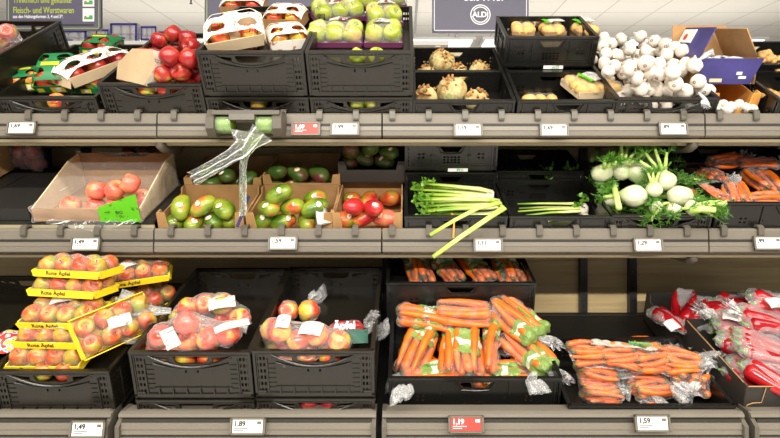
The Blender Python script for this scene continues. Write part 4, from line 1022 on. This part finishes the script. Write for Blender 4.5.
while rowy > 38:
    y0_, y1_ = 620+(95-rowy)*-.12, 712-(95-rowy)*.30
    x = y0_+(row % 2)*5
    while x < y1_:
        p = T8.put(x+random.uniform(-2,2), rowy+random.uniform(-2,2), .028, cap_=.26)
        if p.z < .36: garlic(T8.M @ T(*p), 'white garlic bulb in the big heap', 'garlic in the big heap', 1.2)
        x += 11.5
    rowy -= 8; row += 1
for x in (-.04,.02): garlic(T8.M @ T(x, .045, .125), 'garlic bulb showing through the grip slot', 'garlic behind the grip slot', 1.1)
for px in range(628, 716, 10): garlic(on(T8, px, 91, .160), 'garlic bulb in the front row above the rim of the big heap', 'front row of the big garlic heap', 1.15)
for px, py, h in ((608,72,.22),(604,63,.24),(606,54,.25),(602,46,.26),(611,44,.26),(604,38,.28),(614,66,.22),(616,55,.24)):
    garlic(on(T8, px, py, h), 'garlic bulb in the column leaning against the stacked crate', 'garlic column by the stacked crate', 1.1)
def net_tail(px, py, h, d, ln, label, bx=None, r1=.018):
    m_ = on(bx or T8, px, py, h); r = empty('net_tail', m_, label, 'net'); ruffle(r, (0,0,0), d, ln, .005, r1, 'net', 'mesh_end'); 
net_tail(700, 93, .21, (.3,-.8,-.6), .06, 'white net end hanging over the front right rim of the garlic crate')
net_tail(690, 62, .26, (1,.1,.4), .10, 'white net end sticking out at the right of the garlic heap')
net_tail(640, 60, .27, (-.1,-.5,-.5), .08, 'white net end in the middle of the garlic heap')

# ================================================================== PURPLE BOX AND ORANGE TRAY
OT = card_tray(TOP, 1.335, .10, .0, .20, .34, .15, 'orange kraft cardboard tray of white garlic bags between garlic and ginger', mat='kraft_or', notch=.07, fl=.03)
b = MB(); b.box((0, .0, .0), (.19, .008, .010)); tag(b.build('green_price_strip', 'lime_card', mw=OT.M @ T(.0, .10, .166)), 'thin lime green strip under the open purple carton', 'strip')
for px, py in ((716,108),(723,105),(731,107),(739,105),(746,108),(752,110),(727,110)):
    garlic(on(OT, px, py, .085), 'garlic bulb at the bottom of the orange tray', 'garlic in the orange tray', .95)
pb = T(*at(725, 84, 2.20)) @ Rx(14)
r = empty('open_carton', pb, 'open purple printed carton with brown flaps raised, beside the garlic', 'box')
w_, h_, d_ = .235, .105, .24
me = sheet([(-w_*.42,0),(w_*.42,0),(w_*.56,h_),(-w_*.56,h_)], [], .005); me.materials.append(M['purplecard']); link('front_wall', me, r, T(0,0,0) @ Rx(10))
me = sheet(rect(-w_/2,0,w_/2,h_), [], .005); me.materials.append(M['kraft']); link('back_wall', me, r, T(0,d_,0))
for sx in (-1,1):
    me = sheet(rect(-d_/2,0,d_/2,h_), [], .005); me.materials.append(M['kraft']); link('side_wall', me, r, T(sx*w_/2,d_/2,0) @ Rz(90))
b = MB(); b.box((0,d_/2,.003), (w_*.9,d_,.006)); b.build('base', 'kraft', r)
me = sheet(rect(-w_/2,0,w_/2,.13), [], .004); me.materials.append(M['kraft']); link('flap', me, r, T(0,d_,h_) @ Rx(-8))
me = sheet([(-d_/2,0),(d_/2,0),(d_/2,.13),(-d_/2,.13)], [], .004); me.materials.append(M['kraft']); link('flap', me, r, T(w_/2,d_/2,h_) @ Rz(90) @ Rx(-28))
me = sheet([(-d_/2,0),(d_/2,0),(d_/2,.13),(-d_/2,.13)], [], .004); me.materials.append(M['purplecard']); f_ = link('flap', me, r, T(-w_/2,d_/2,h_) @ Rz(90) @ Rx(24))
b = MB(); b.box((.06, .004, .09), (.10, .004, .06)); b.box((.06,-.004,.09), (.10,.004,.06)); q = b.build('white_print', 'white', f_); b = MB(); b.lathe([(0,-.007),(.014,-.007),(.014,.007),(0,.007)], 14); b.build('red_dot', 'red_card', f_, mw=T(.07,0,.085) @ Rx(90))
b = MB(); b.box((.045, -.004, .045), (.022, .002, .012)); b.box((.06, -.004, .028), (.030, .002, .010)); b.build('white_print', 'white', r, mw=Rx(10))
b = MB(); b.box((-.045, -.004, .016), (.05, .002, .014)); b.build('handle_slot', 'kraft_lt', r, mw=Rx(10))
for i, (x, y) in enumerate(((-.07,.06),(0,.05),(.07,.07),(-.04,.13),(.05,.14))):
    q = empty('white_pouch', pb @ T(x, y, .085) @ Rz(i*40) @ Rx(10), 'white and blue plastic pouch inside the open purple carton', 'pouch', 'pouches in the purple carton')
    hull_bag(None, [(Vector((math.cos(k)*.03, math.sin(k)*.022, 0)), .016) for k in range(6)], .002, 'paper_roll', '', '', '', parent=q, part='pouch', wr=.010, vox=.005)
    b = MB(); b.box((0,0,.020), (.026,.016,.003)); b.build('blue_print', 'navy', q)

# ================================================================== GINGER
def ginger_me(seed):
    rnd = random.Random(seed); b = MB()
    pts = [Vector((0,0,0))]
    for k_ in range(4): pts.append(pts[-1]+Vector((.018, rnd.uniform(-.012,.012), rnd.uniform(-.004,.004))))
    c_ = pts[2].copy(); pts = [p-c_ for p in pts]
    b.tube(pts, [.010,.014,.012,.015,.008], 10)
    for k_ in range(3):
        p = pts[1+k_]; d = Vector((rnd.uniform(-.5,.5), rnd.choice((-1,1)), rnd.uniform(-.2,.5))).normalized()
        b.tube([p, p+d*.014, p+d*.026, p+d*.031], [.010,.012,.010,.004], 10)
    return b.data('ginger_root', 'ginger', True)
NM = [ginger_me(i) for i in range(5)]
for bx, l_, g_, lst in ((T10b, 'ginger root in the rear crate at the right edge', 'ginger in the rear crate', [(760+7*(i % 4)+random.uniform(-2,2), 80-5*(i//4)) for i in range(24)]), (T10, 'ginger root in the front crate at the right edge', 'ginger in the front crate', [(772+6*(i % 4)+random.uniform(-2,2), 108-6*(i//4)) for i in range(16)])):
    for px, py in lst:
        p = bx.put(px, py, .017); o = link('ginger_root', random.choice(NM), None, bx.M @ T(*p) @ Rz(random.uniform(0,360)) @ Rx(random.uniform(-40,40))); tag(o, l_, 'ginger', g_)

# ================================================================== BAG DISPENSER
p0 = at(249, 124, 2.045); r = empty('bag_dispenser', T(*p0), 'grey beige dispenser with two rolls of greenish film bags on the top rail', 'dispenser'); DP = r
oc = lambda rad, ang0=22.5: [(rad*math.cos(R(ang0+45*i)), rad*math.sin(R(ang0+45*i))) for i in range(8)]
b = MB(); b.prism(oc(.052), -.148, -.118); b.build('end_cap', 'clip', r)
b = MB(); b.prism(oc(.052), .098, .132); b.build('end_cap', 'clip', r)
b = MB(); b.box((0, -.020, .040), (.25, .05, .016)); b.box((0, .044, 0), (.25, .006, .09)); b.prism([(-.050,.034),(-.052,.012),(-.030,.008),(-.030,.034)], -.060, .034); b.build('cover', 'clip', r)
for x0, x1 in ((-.118,-.060), (.034,.098)):
    b = MB(); b.prism(oc(.036,0), x0, x1); bmesh.ops.subdivide_edges(b.bm, edges=b.bm.edges[:], cuts=1); b.build('film_roll', 'film_green', r)
    b = MB(); b.tube([(x0, .002, 0), (x1, .002, 0)], .033, 18); b.build('film_roll', 'celery_top', r, True)
def ribbon(name, path, widths, mat, label, cat, d=1.985, folds=5, parent=None, depth=.012, nv=14):
    P = [at(x, y, d-(.02*i/len(path))) for i, (x, y) in enumerate(path)]
    n_ = 40; b = MB()
    def pos(u):
        t_ = u*(len(P)-1); i = min(int(t_), len(P)-2); f_ = t_-i
        p, q = P[i], P[i+1]; pm = P[max(0,i-1)]; qn = P[min(len(P)-1,i+2)]
        c_ = .5*((2*p)+(q-pm)*f_+(2*pm-5*p+4*q-qn)*f_*f_+(3*p-pm-3*q+qn)*f_**3)
        return c_, widths[i]+(widths[i+1]-widths[i])*f_
    def fn(u, v):
        c_, w = pos(u); c2, _ = pos(min(1, u+.02)); c1, _ = pos(max(0, u-.02)); t_ = (c2-c1).normalized(); s_ = t_.cross(Vector((0,1,0))).normalized()
        return c_+s_*(v-.5)*w+Vector((0, depth*math.sin(folds*math.pi*v+u*5)+.004*math.sin(31*u+11*v), 0))
    b.grid(fn, n_, nv); o = b.build(name, mat, parent, True)
    if label: tag(o, label, cat)
    return o
ribbon('film_bag_strip', [(247,132),(243,146),(228,158),(208,170),(192,179)], [.13,.075,.055,.05,.055], 'film_green', 'greenish film bag strip pulled from the dispenser to the lower left', 'film bag')
ribbon('film_bag_strip', [(262,132),(250,146),(244,162),(243,190),(243,216)], [.10,.05,.028,.022,.020], 'film_green', 'narrow greenish film strip hanging straight down from the dispenser', 'film bag', d=2.0)
b = MB(); a_, c_ = at(249,196,2.03), at(237,227,2.03); b.tube([a_, (a_+c_)/2+Vector((0,.004,0)), c_], .006, 8, .3); tag(b.build('blue_strap', 'navy'), 'dark blue strap between the two green mango trays', 'strap')
b = MB(); o_ = on(MB_, 322, 214, .125); b.bm.verts.new((0,0,0))
b = MB(); b.grid(lambda u, v: Vector(((u-.5)*.07*(1-.6*v), (v-.5)*.09, .010*math.sin(5*u+3*v))), 8, 8); bmesh.ops.solidify(b.bm, geom=b.bm.faces[:], thickness=.0008); tag(b.build('paper_scrap', 'white', None, True, o_ @ Rx(50) @ Rz(20)), 'crumpled white paper scrap at the right corner of the middle mango tray', 'paper')

# ================================================================== CELERY
def leaves(parent, pts, mat='leaf', name='leaves', n=26, size=.016, spread=.02):
    b = MB()
    for c_ in pts:
        for k_ in range(n):
            p = Vector(c_)+Vector([random.gauss(0, spread) for _ in range(3)]); rm = rot_rand(180); s_ = size*random.uniform(.6,1.2)
            pr = [(-.5,0),(-.25,.32),(-.05,.22),(.12,.42),(.30,.20),(.55,0),(.30,-.20),(.12,-.42),(-.05,-.22),(-.25,-.32)]
            vs = [b.bm.verts.new(p+rm @ Vector((x*s_*2, y*s_*2, .25*s_*(1-(2*abs(y))**2)))) for x, y in pr]; b.bm.faces.new(vs)
            if k_ % 3 == 0: b.tube([p, p+(Vector(c_)-p)*.7+Vector((0,0,-.006))], .0012, 4)
    return b.build(name, mat, parent)
def celery(bx, base, tip, h, label, n=12, lift=.0, leafy=True, rr=.013, tips=None):
    m_ = on(bx, base[0], base[1], h); A = m_.translation; B_ = on(bx, tip[0], tip[1], h+lift).translation
    L = (B_-A).length; d = (B_-A).normalized(); up = bx.M.to_3x3() @ Vector((0,0,1)); y_ = up.cross(d).normalized(); z_ = d.cross(y_)
    fr = Matrix((( d.x, y_.x, z_.x, A.x), (d.y, y_.y, z_.y, A.y), (d.z, y_.z, z_.z, A.z), (0,0,0,1)))
    r = empty('celery_bunch', fr, label, 'celery')
    b = MB(); b.lathe([(0,-.008),(.018,-.008),(.026,.0),(.027,.02),(.02,.03),(0,.03)], 16); b.build('butt', 'garlic', r, True, Ry(90))
    ends = []
    for i in range(n):
        a = i*2.4; q = .012+.010*(i % 3); f_ = random.uniform(.82, 1.0)
        p0 = Vector((0, q*math.cos(a), q*math.sin(a)*.7)); p1 = Vector((L*.15, q*1.5*math.cos(a), q*1.1*math.sin(a))); p2 = Vector((L*.6*f_, q*1.9*math.cos(a), q*1.2*math.sin(a)+.004)); p3 = Vector((L*f_, q*2.4*math.cos(a), q*1.5*math.sin(a)))
        b = MB(); b.tube([p0, p1, p2, p3], [rr, rr*1.05, rr*.75, rr*.55], 10, .7); b.build('stalk', 'celery', r, True); ends.append(p3)
    if leafy: leaves(r, [e+Vector((-.03*k_, 0, .008)) for e in ends for k_ in range(2)], n=5, spread=.010, size=.010)
    return r
celery(M4, (492,196), (413,191), .135, 'celery bunch lying at the rear of its crate', rr=.012)
celery(M4, (498,205), (412,208), .122, 'celery bunch lying at the front of its crate under the bent stalks', rr=.013)
for pts_, l_ in (([(490,200,2.02),(500,203,2.0),(478,208,1.99),(455,220,1.975),(430,235,1.97)], 'pale green celery stalk bent over the rail, upper and shorter one'), ([(498,204,2.01),(504,208,1.99),(490,217,1.975),(462,236,1.965),(433,257,1.96)], 'pale green celery stalk bent over the rail, lower and longer one')):
    b = MB(); b.tube([at(*q) for q in pts_], [.012,.012,.010,.009,.0085], 12, .7)
    m_ = b.data('celery_stalk', 'celery_top', True); tag(link('celery_stalk', m_), l_, 'celery')
b = MB(); a_ = on(M4, 452, 213, .12).translation; b.tube([a_, a_+Vector((.004,-.05,-.03)), a_+Vector((0,-.06,-.09))], .004, 6, .4); tag(b.build('raffia_tie', 'kraft_or'), 'light brown tie hanging over the front of the celery crate', 'tie')
r = celery(M5, (585,209), (513,213), .06, 'thin pale celery heart alone in the dark crate', 6, leafy=False, rr=.008)
leaves(r, [(.02,.0,.02),(.035,.01,.04),(.01,.0,.055)], n=9, spread=.010, size=.012)
for px, py, l_ in ((548,171,'left'),(570,170,'right')):
    m_ = on(M5b, px, py, .155); r = empty('celery_leaf_sprig', m_, 'small sprig of celery leaves in the dark rear crate, %s one' % l_, 'celery'); leaves(r, [(0,0,0)], n=12, spread=.018, size=.014)
    b = MB(); b.tube([(0,0,0),(0,.01,-.05),(.01,.01,-.08)], .004, 6); b.build('stalk', 'celery_top', r)

# ================================================================== FENNEL
def fennel(mw, r_, label, seed, nst=4, ln=.09, frond=True):
    rnd = random.Random(seed); b = MB()
    prof = [(0,-.85),(.25,-.86),(.30,-.80),(.62,-.70),(.95,-.30),(1.0,.05),(.88,.40),(.62,.75),(.42,1.0),(.30,1.12),(0,1.10)]
    b.lathe([(a*r_, c_*r_) for a, c_ in prof], 26, lambda v, a: Vector((v.x*(1+.03*math.sin(6*a+seed)), v.y*.80*(1+.03*math.sin(6*a+seed)), v.z)))
    o = b.build('fennel_bulb', 'fennel', None, True, mw); tag(o, label, 'fennel')
    tips = []
    for k_ in range(nst):
        a = (k_-(nst-1)/2)*.34; d = Vector((math.sin(a), rnd.uniform(-.12,.12), math.cos(a))); p = Vector((math.sin(a)*r_*.5, 0, r_*.75)); l_ = ln*rnd.uniform(.6,1.1)
        b = MB(); b.tube([p, p+d*l_*.5, p+d*l_], [r_*.22, r_*.17, r_*.13], 10); b.build('stalk', 'fennel_stalk', o, True); tips.append(p+d*l_)
    if frond:
        b = MB()
        for tp in tips:
            for k_ in range(8):
                d = (Vector((rnd.gauss(0,.8), rnd.gauss(0,.8), 1))).normalized(); l_ = rnd.uniform(.03,.06); q = tp-Vector((0,0,.01)); e = q+d*l_
                b.tube([q, e], [.0014,.0006], 3, cap=False)
                for j in range(7):
                    s_ = q+(e-q)*(.25+.11*j); d2 = (d+Vector((rnd.gauss(0,.9), rnd.gauss(0,.9), rnd.gauss(0,.6)))).normalized(); b.tube([s_, s_+d2*.016], [.0012,.0007], 3, cap=False)
        b.build('fronds', 'frond', o)
    return o
Fz = lambda a, t_: Rz(a) @ Rx(t_)
FL = [(602,173,.042,.22,Fz(20,40),'fennel bulb at the far left of the heap, over the crate rim'),(621,172,.036,.22,Rz(0) @ Rx(-20) @ Ry(25),'slim fennel bulb standing with its stalk to the upper right'),(637,172,.043,.22,Rx(150) @ Ry(20),'fennel bulb in the rear row right of the slim one'),
      (634,196,.050,.17,Rx(70) @ Ry(-140),'largest fennel bulb, front left, stalks to the lower left'),(654,190,.030,.19,Rx(-30),'small fennel bulb standing in the middle of the heap'),(666,181,.038,.21,Rx(-25) @ Ry(-25),'fennel bulb behind the round one, stalks upwards'),
      (680,196,.046,.17,Rx(-115),'round fennel bulb at the right showing its cut base'),(673,209,.026,.14,Rx(60) @ Ry(60),'small cut fennel bulb at the front rim below the round one'),(656,208,.026,.14,Ry(-70) @ Rx(60),'small fennel bulb at the front rim in the middle'),(692,208,.028,.15,Ry(80) @ Rx(30),'fennel piece at the front right with stalks over the rim'),
      (650,160,.034,.20,Rx(120),'shaded fennel bulb at the very back of the heap'),(612,200,.030,.13,Rx(20) @ Ry(160),'pale fennel stalk piece at the front left corner'),(625,155,.03,.18,Rx(110) @ Ry(30),'shaded fennel bulb at the rear left')]
for i, (px, py, r_, h, m_, l_) in enumerate(FL): fennel(on(M6, px, py, h+.012) @ m_, r_*1.1, l_, i, 4 if r_ > .03 else 3, .10 if i in (1,5) else .07)
def greens(px, py, h, label, n=5, sp=.03):
    m_ = on(M6, px, py, h); r = empty('fennel_greens', m_, label, 'fennel'); b = MB()
    for q in range(n):
        c_ = Vector([random.gauss(0, sp) for _ in range(2)]+[random.gauss(0, .012)])
        for k_ in range(14):
            d = Vector((random.gauss(0,1), random.gauss(0,1), random.gauss(.2,.7))).normalized(); e = c_+d*random.uniform(.02,.045); b.tube([c_, e], [.0018,.0008], 3, cap=False)
            for j in range(6):
                s_ = c_+(e-c_)*(.3+.12*j); d2 = (d+Vector([random.gauss(0,.9) for _ in range(3)])).normalized(); b.tube([s_, s_+d2*.017], [.0015,.0008], 3, cap=False)
    b.build('fronds', 'frond', r)
    b = MB(); b.tube([(-sp,0,0),(0,.01,.004),(sp*1.4,0,0)], [.007,.006,.005], 8); b.build('stalk', 'fennel_stalk', r, True)
for px, py, h, l_ in ((608,186,.18,'left of the large bulb'),(645,182,.19,'between the rear bulbs'),(668,205,.15,'along the front rim'),(700,200,.16,'at the front right'),(712,210,.16,'hanging over the right rim'),(690,180,.19,'behind the round bulb'),(676,163,.20,'dark, at the back right'),(655,155,.20,'dark, at the back'),(625,205,.13,'at the front left'),(648,205,.14,'in the front middle'),(700,186,.15,'at the right wall')):
    greens(px, py, h, 'feathery green fennel fronds %s' % l_)
for k_, (a0, a1) in enumerate((((694,207),(726,203)),((690,211),(716,210)),((612,180),(619,208)),((635,160),(640,143)),((598,150),(592,160)))):
    b = MB(); p, q = on(M6, *a0, .17).translation, on(M6, *a1, .19).translation; b.tube([p, p.lerp(q,.5)+Vector((0,0,.006)), q], [.013,.012,.011], 12)
    tag(b.build('fennel_stalk', 'fennel_stalk', None, True), 'cut fennel stalk %s' % ('pointing right beyond the crate rim, upper one', 'pointing right over the rim, lower one', 'pale and upright at the front left', 'short and upright at the back', 'dark at the rear left')[k_], 'fennel')

# ================================================================== CARROT BAGS
cb = carrot_bag
S = 'snack sized'
cb(M7, 712, 174, .16, 80, 'clear bag of bunched carrots at the left rear of the right edge crate', ('carrot in the left rear bag of the right edge crate','carrots in the left rear bag'), 4, 2, .13, .012, 'film', 10)
cb(M7, 712, 194, .14, 100, 'clear bag of carrots low at the left front of the right edge crate', ('carrot in the left front bag of the right edge crate','carrots in the left front bag'), 4, 2, .12, .012, 'film')
cb(M7, 737, 193, .14, 75, 'clear bag of carrots at the front of the right edge crate, fan shaped', ('carrot in the fan shaped bag','carrots in the fan shaped bag'), 5, 2, .13, .011, 'film', -10)
cb(M7, 764, 180, .15, 85, 'clear bag with pale paper band of carrots at the right edge', ('carrot in the paper banded bag','carrots in the paper banded bag'), 6, 2, .15, .012, 'film', -5)
cb(M7, 765, 199, .12, 5, 'low bag of carrots at the front right of the right edge crate', ('carrot in the low right bag','carrots in the low right bag'), 4, 2, .16, .012, 'film', 0)
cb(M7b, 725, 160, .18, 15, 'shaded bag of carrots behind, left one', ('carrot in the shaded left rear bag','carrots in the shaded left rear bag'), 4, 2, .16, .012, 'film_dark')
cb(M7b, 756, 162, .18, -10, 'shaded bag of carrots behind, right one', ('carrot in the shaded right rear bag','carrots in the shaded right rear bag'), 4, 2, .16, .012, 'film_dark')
# big carrot crate
def big(px, py, h, yaw, n, l_, mat='film_bio', pitch=0, end=1, roll=0, layers=2, L=.205, txt='Möhren'):
    cb(C4, px, py, h, yaw, 'green printed bag of large carrots '+l_, ('large carrot in the bag '+l_, 'carrots in the bag '+l_), n, layers, L, .0185, mat, pitch, roll, end, txt)
big(430, 374, .10, 5, 4, 'flat at the bottom front left')
big(500, 374, .10, -5, 4, 'flat at the bottom front right')
big(470, 352, .11, 3, 5, 'hidden in the middle of the pile', txt=None)
big(415, 349, .155, 66, 4, 'standing upright at the front left', 'film_bio2', -22, end=-1, txt=None)
big(462, 350, .170, 88, 5, 'upright in the middle with a white swoosh', 'film_bio', -22, txt=None, L=.18)
big(492, 345, .190, 80, 2, 'narrow, two carrots right of the middle', 'film_bio2', -20, txt=None)
big(528, 350, .165, -56, 4, 'slanting at the front right', 'film_bio2', 12, L=.21)
big(425, 316, .235, -8, 4, 'on top at the left, lettering near its end', 'film_bio', 6, end=1)
big(463, 312, .255, -3, 4, 'on top in the middle, lying across', 'film', 0, txt=None, end=-1, L=.20)
big(518, 318, .240, -50, 5, 'on top at the right, slanting down to the front', 'film_bio2', 14, L=.22, end=1)
for px, py, h, d, ln, l_ in ((389,320,.24,(-.6,-.4,-.8),.06,'knotted clear film end hanging at the left of the large carrot crate'),(408,385,.19,(-.4,-.8,-.5),.05,'clear film end over the front rim of the large carrot crate'),(532,372,.19,(.1,-.7,-.5),.07,'bunched clear film end at the front right of the large carrot crate')):
    m_ = on(C4, px, py, h); r = empty('film_end', m_, l_, 'film'); ruffle(r, (0,0,0), d, ln, .010, .030, 'film_milky', 'crumpled_film')
for i in range(12):
    carrot(on(C4, 418+i*10, 366-(i % 3)*14, .105) @ Rz(random.uniform(60,120)), 'loose looking large carrot deep between the bags of the large carrot crate', 'carrots deep in the large carrot crate', .20, .0165)
# rear crate packs
for px, yaw, n, l_ in ((418,98,4,'left'),(446,110,4,'second from the left'),(476,112,4,'third from the left'),(508,96,4,'right')):
    cb(C4d, px, 266, .165, yaw, 'green printed carrot pack in the rear crate, %s' % l_, ('carrot in the rear pack, %s' % l_, 'carrots in the rear pack, %s' % l_), n, 2, .20, .0155, 'film_bio', -8, 0, 0, 'Möhren')
# small carrot bags, right crate
def sml(px, py, h, yaw, n, l_, mat='film_grey', pitch=0, end=1, layers=3, L=.12, r_=.0125, el=.06, er=.05):
    cb(C5, px, py, h, yaw, 'clear bag of small carrots '+l_, ('small carrot in the bag '+l_, 'small carrots in the bag '+l_), n, layers, L, r_, mat, pitch, 0, end, None, el, er)
sml(600, 392, .075, 4, 5, 'flat at the bottom front left', 'film')
sml(596, 373, .110, -4, 5, 'second from below at the left', 'film')
sml(648, 386, .100, 10, 6, 'at the front middle, its end hanging over the price tag', 'film', L=.12)
sml(640, 352, .105, 0, 6, 'hidden below the long top bag', 'film', L=.16)
sml(690, 380, .125, 60, 6, 'round and knotted at the front right', 'film', 20, end=0, L=.11)
x, y = C5.ray(632, 356, .185)
for k_, dx in enumerate((-.10, .08)):
    pass
def long_bag():
    mw = C5.M @ T(x, y, .185) @ Rz(-9) @ Rx(8); pts = []; l_ = 'long and on top of the others, grey printed'
    for xx in (-.165, -.045, .075, .175):
        for l in range(2):
            for i in range(5-l):
                lm = T(xx+random.uniform(-.015,.015), (i-(4-l)/2)*.023, (l-.5)*.022) @ Rz(random.uniform(-22,22)+(180 if (i+l) % 2 else 0)) @ Ry(random.uniform(-6,6))
                carrot(mw @ lm, 'small carrot in the bag '+l_, 'small carrots in the bag '+l_, .12, .0125)
                for t_ in (-.45,-.1,.4): pts.append((lm @ Vector((t_*.12,0,0)), .011))
    rt = hull_bag(mw, pts, .003, 'film_grey', 'carrot_bag', 'clear bag of small carrots '+l_, 'bag')
    ruffle(rt, (.225,-.005,.0), (1,0,.3), .055, .014, .05)
    text_part(rt, 'MÖHREN', .020, (-.01,.025,.034), 'green', 'print', rot=Rx(-80), bold=.0006)
long_bag()
for px, py, h, d, ln, er, l_ in ((655,392,.11,(.3,-.8,-.45),.13,.030,'white gathered bag end hanging over the bottom price tag'),(683,386,.16,(-.1,-1,.1),.05,.06,'star shaped white bag end with blue clip at the right small carrot bag')):
    m_ = on(C5, px, py, h); r = empty('film_end', m_, l_, 'film'); ruffle(r, (0,0,0), d, ln, .012, er, 'film_milky', 'crumpled_film', 40, .6)
    if er > .05: b = MB(); b.box((0,-.01,.005), (.045,.006,.006)); b.build('clip', 'navy', r)

# ================================================================== PEPPERS
def pepper_me(seed):
    rnd = random.Random(seed); n_ = 12; L = .17; pts = []; rad = []; bx = rnd.uniform(-.02,.02)
    for i in range(n_+1):
        t_ = i/n_; pts.append((-L/2+L*t_, bx*math.sin(t_*2.6), .008*math.sin(t_*3+seed))); rad.append(.026*(1-t_**1.6)**.8*(1+.05*math.sin(t_*9+seed))+.003)
    rad[0] = .014
    b = MB(); b.tube(pts, rad, 16, 1, True, lambda i, k: 1+.06*math.cos(3*2*math.pi*k/16+seed)); me = b.data('pepper', 'pepper', True)
    c_ = MB(); c_.tube([(-L/2+.006,0,0),(-L/2-.004,0,0),(-L/2-.018,.002,.004),(-L/2-.028,.004,.010)], [.016,.008,.004,.005], 10)
    return me, c_.data('stem', 'pepper_stem', True)
PP = [pepper_me(i) for i in range(4)]
def pepper_bag(bx, px, py, h, yaw, n, l_, pitch=0, layers=1, end=1, label=True, sc=1.0):
    x, y = bx.ray(px, py, h); mw = bx.M @ T(x, y, h) @ Rz(yaw) @ Ry(pitch); pts = []
    for l in range(layers):
        for i in range(n-l):
            lm = T(random.uniform(-.01,.01), (i-(n-1-l)/2)*.046*sc, l*.040) @ Rz(random.uniform(-6,6)+(180 if (i+l) % 2 and False else 0)) @ Matrix.Scale(sc, 4)
            me, st = random.choice(PP); o = link('pointed_pepper', me, None, mw @ lm @ Rx(random.uniform(0,360))); tag(o, 'red pointed pepper in the bag '+l_, 'pepper', 'peppers in the bag '+l_); link('stem', st, o)
            for t_, q in ((-.085,.020),(-.04,.024),(.02,.020),(.08,.008)): pts.append((lm @ Vector((t_,0,0)), q*sc))
    r = hull_bag(mw, pts, .004, 'film_red' if label else 'film', 'pepper_bag', 'clear bag of red pointed peppers '+l_, 'bag', vox=.007, wr=.010)
    if end: ruffle(r, (end*.10*sc,0,.01), (end,0,.3), .05, .02, .045, 'film')
P6 = card_tray(BOT, 1.375, .02, .045, .46, .42, .17, 'black cardboard box heaped with bagged red pointed peppers', 'blackcard', notch=.0, fl=.07)
b = MB()
for a_, c_ in (((-.232,.02,.172),(-.232,.40,.172)), ((-.229,-.002,.172),(.23,-.002,.172))): b.tube([a_, c_], .0022, 4)
b.tube([(-.222,-.004,.03),(-.222,-.004,.10),(-.205,-.004,.108),(-.175,-.004,.11),(-.170,-.004,.168)], .0018, 4); b.tube([(-.234,.20,.172),(-.235,.22,.14),(-.235,.26,.135)], .0018, 4)
me = b.data('cut_edge', 'kraft'); ob = [o for o in C.objects if o.get('label','').startswith('black cardboard box heaped')][0]; link('cut_edge', me, ob)
pepper_bag(P6, 760, 372, .135, -40, 4, 'low at the front of the black box', 0)
pepper_bag(P6, 779, 378, .165, -50, 3, 'at the front right corner, cut off by the edge', 6)
pepper_bag(P6, 748, 346, .165, -38, 3, 'along the left wall of the black box', 4)
pepper_bag(P6, 768, 350, .20, -30, 4, 'on top in the middle of the black box', 8, 1)
pepper_bag(P6, 742, 326, .18, -32, 3, 'at the rear left of the black box', 0, end=-1)
pepper_bag(P6, 768, 322, .225, -22, 4, 'topmost in the black box, white label', 5, end=-1)
pepper_bag(P6, 776, 303, .24, -15, 3, 'at the upper right, cut off by the edge', 8)
PB = Box(BOT.M @ T(1.30, .47, .10), .80, .30, .2, .0)
r = card_tray(BOT, 1.36, .46, .01, .46, .30, .15, 'black cardboard box at the back behind the heaped pepper box', 'blackcard', notch=.10, fl=.05)
PB = r
pepper_bag(PB, 686, 309, .17, 75, 2, 'standing upright at the back left', -35, end=0)
pepper_bag(PB, 703, 312, .19, 50, 3, 'at the back beside the upright one', -20, end=0)
pepper_bag(PB, 672, 322, .15, -60, 2, 'shaded at the lower back left', 0, end=0)
pepper_bag(PB, 722, 312, .20, 20, 3, 'at the back middle with a white label', 0)
pepper_bag(PB, 748, 306, .21, 0, 3, 'at the back right under the wooden wall', 0)
for i, (px, py, h, bx) in enumerate(((710,314,.225,PB),(732,316,.235,P6),(672,325,.20,PB),(776,303,.285,P6))):
    q = on(bx, px, py, h, Rz((10,-25,30,5)[i]), Rx(25)); o = paper_on(None, (0,0,0), Matrix(), .065, .045, 'label', 'bag_label'); o.matrix_basis = q
    tag(o, 'white paper label on a pepper bag, %s' % ('back left', 'middle of the rear, large', 'lower back left', 'upper right by the edge')[i], 'label')
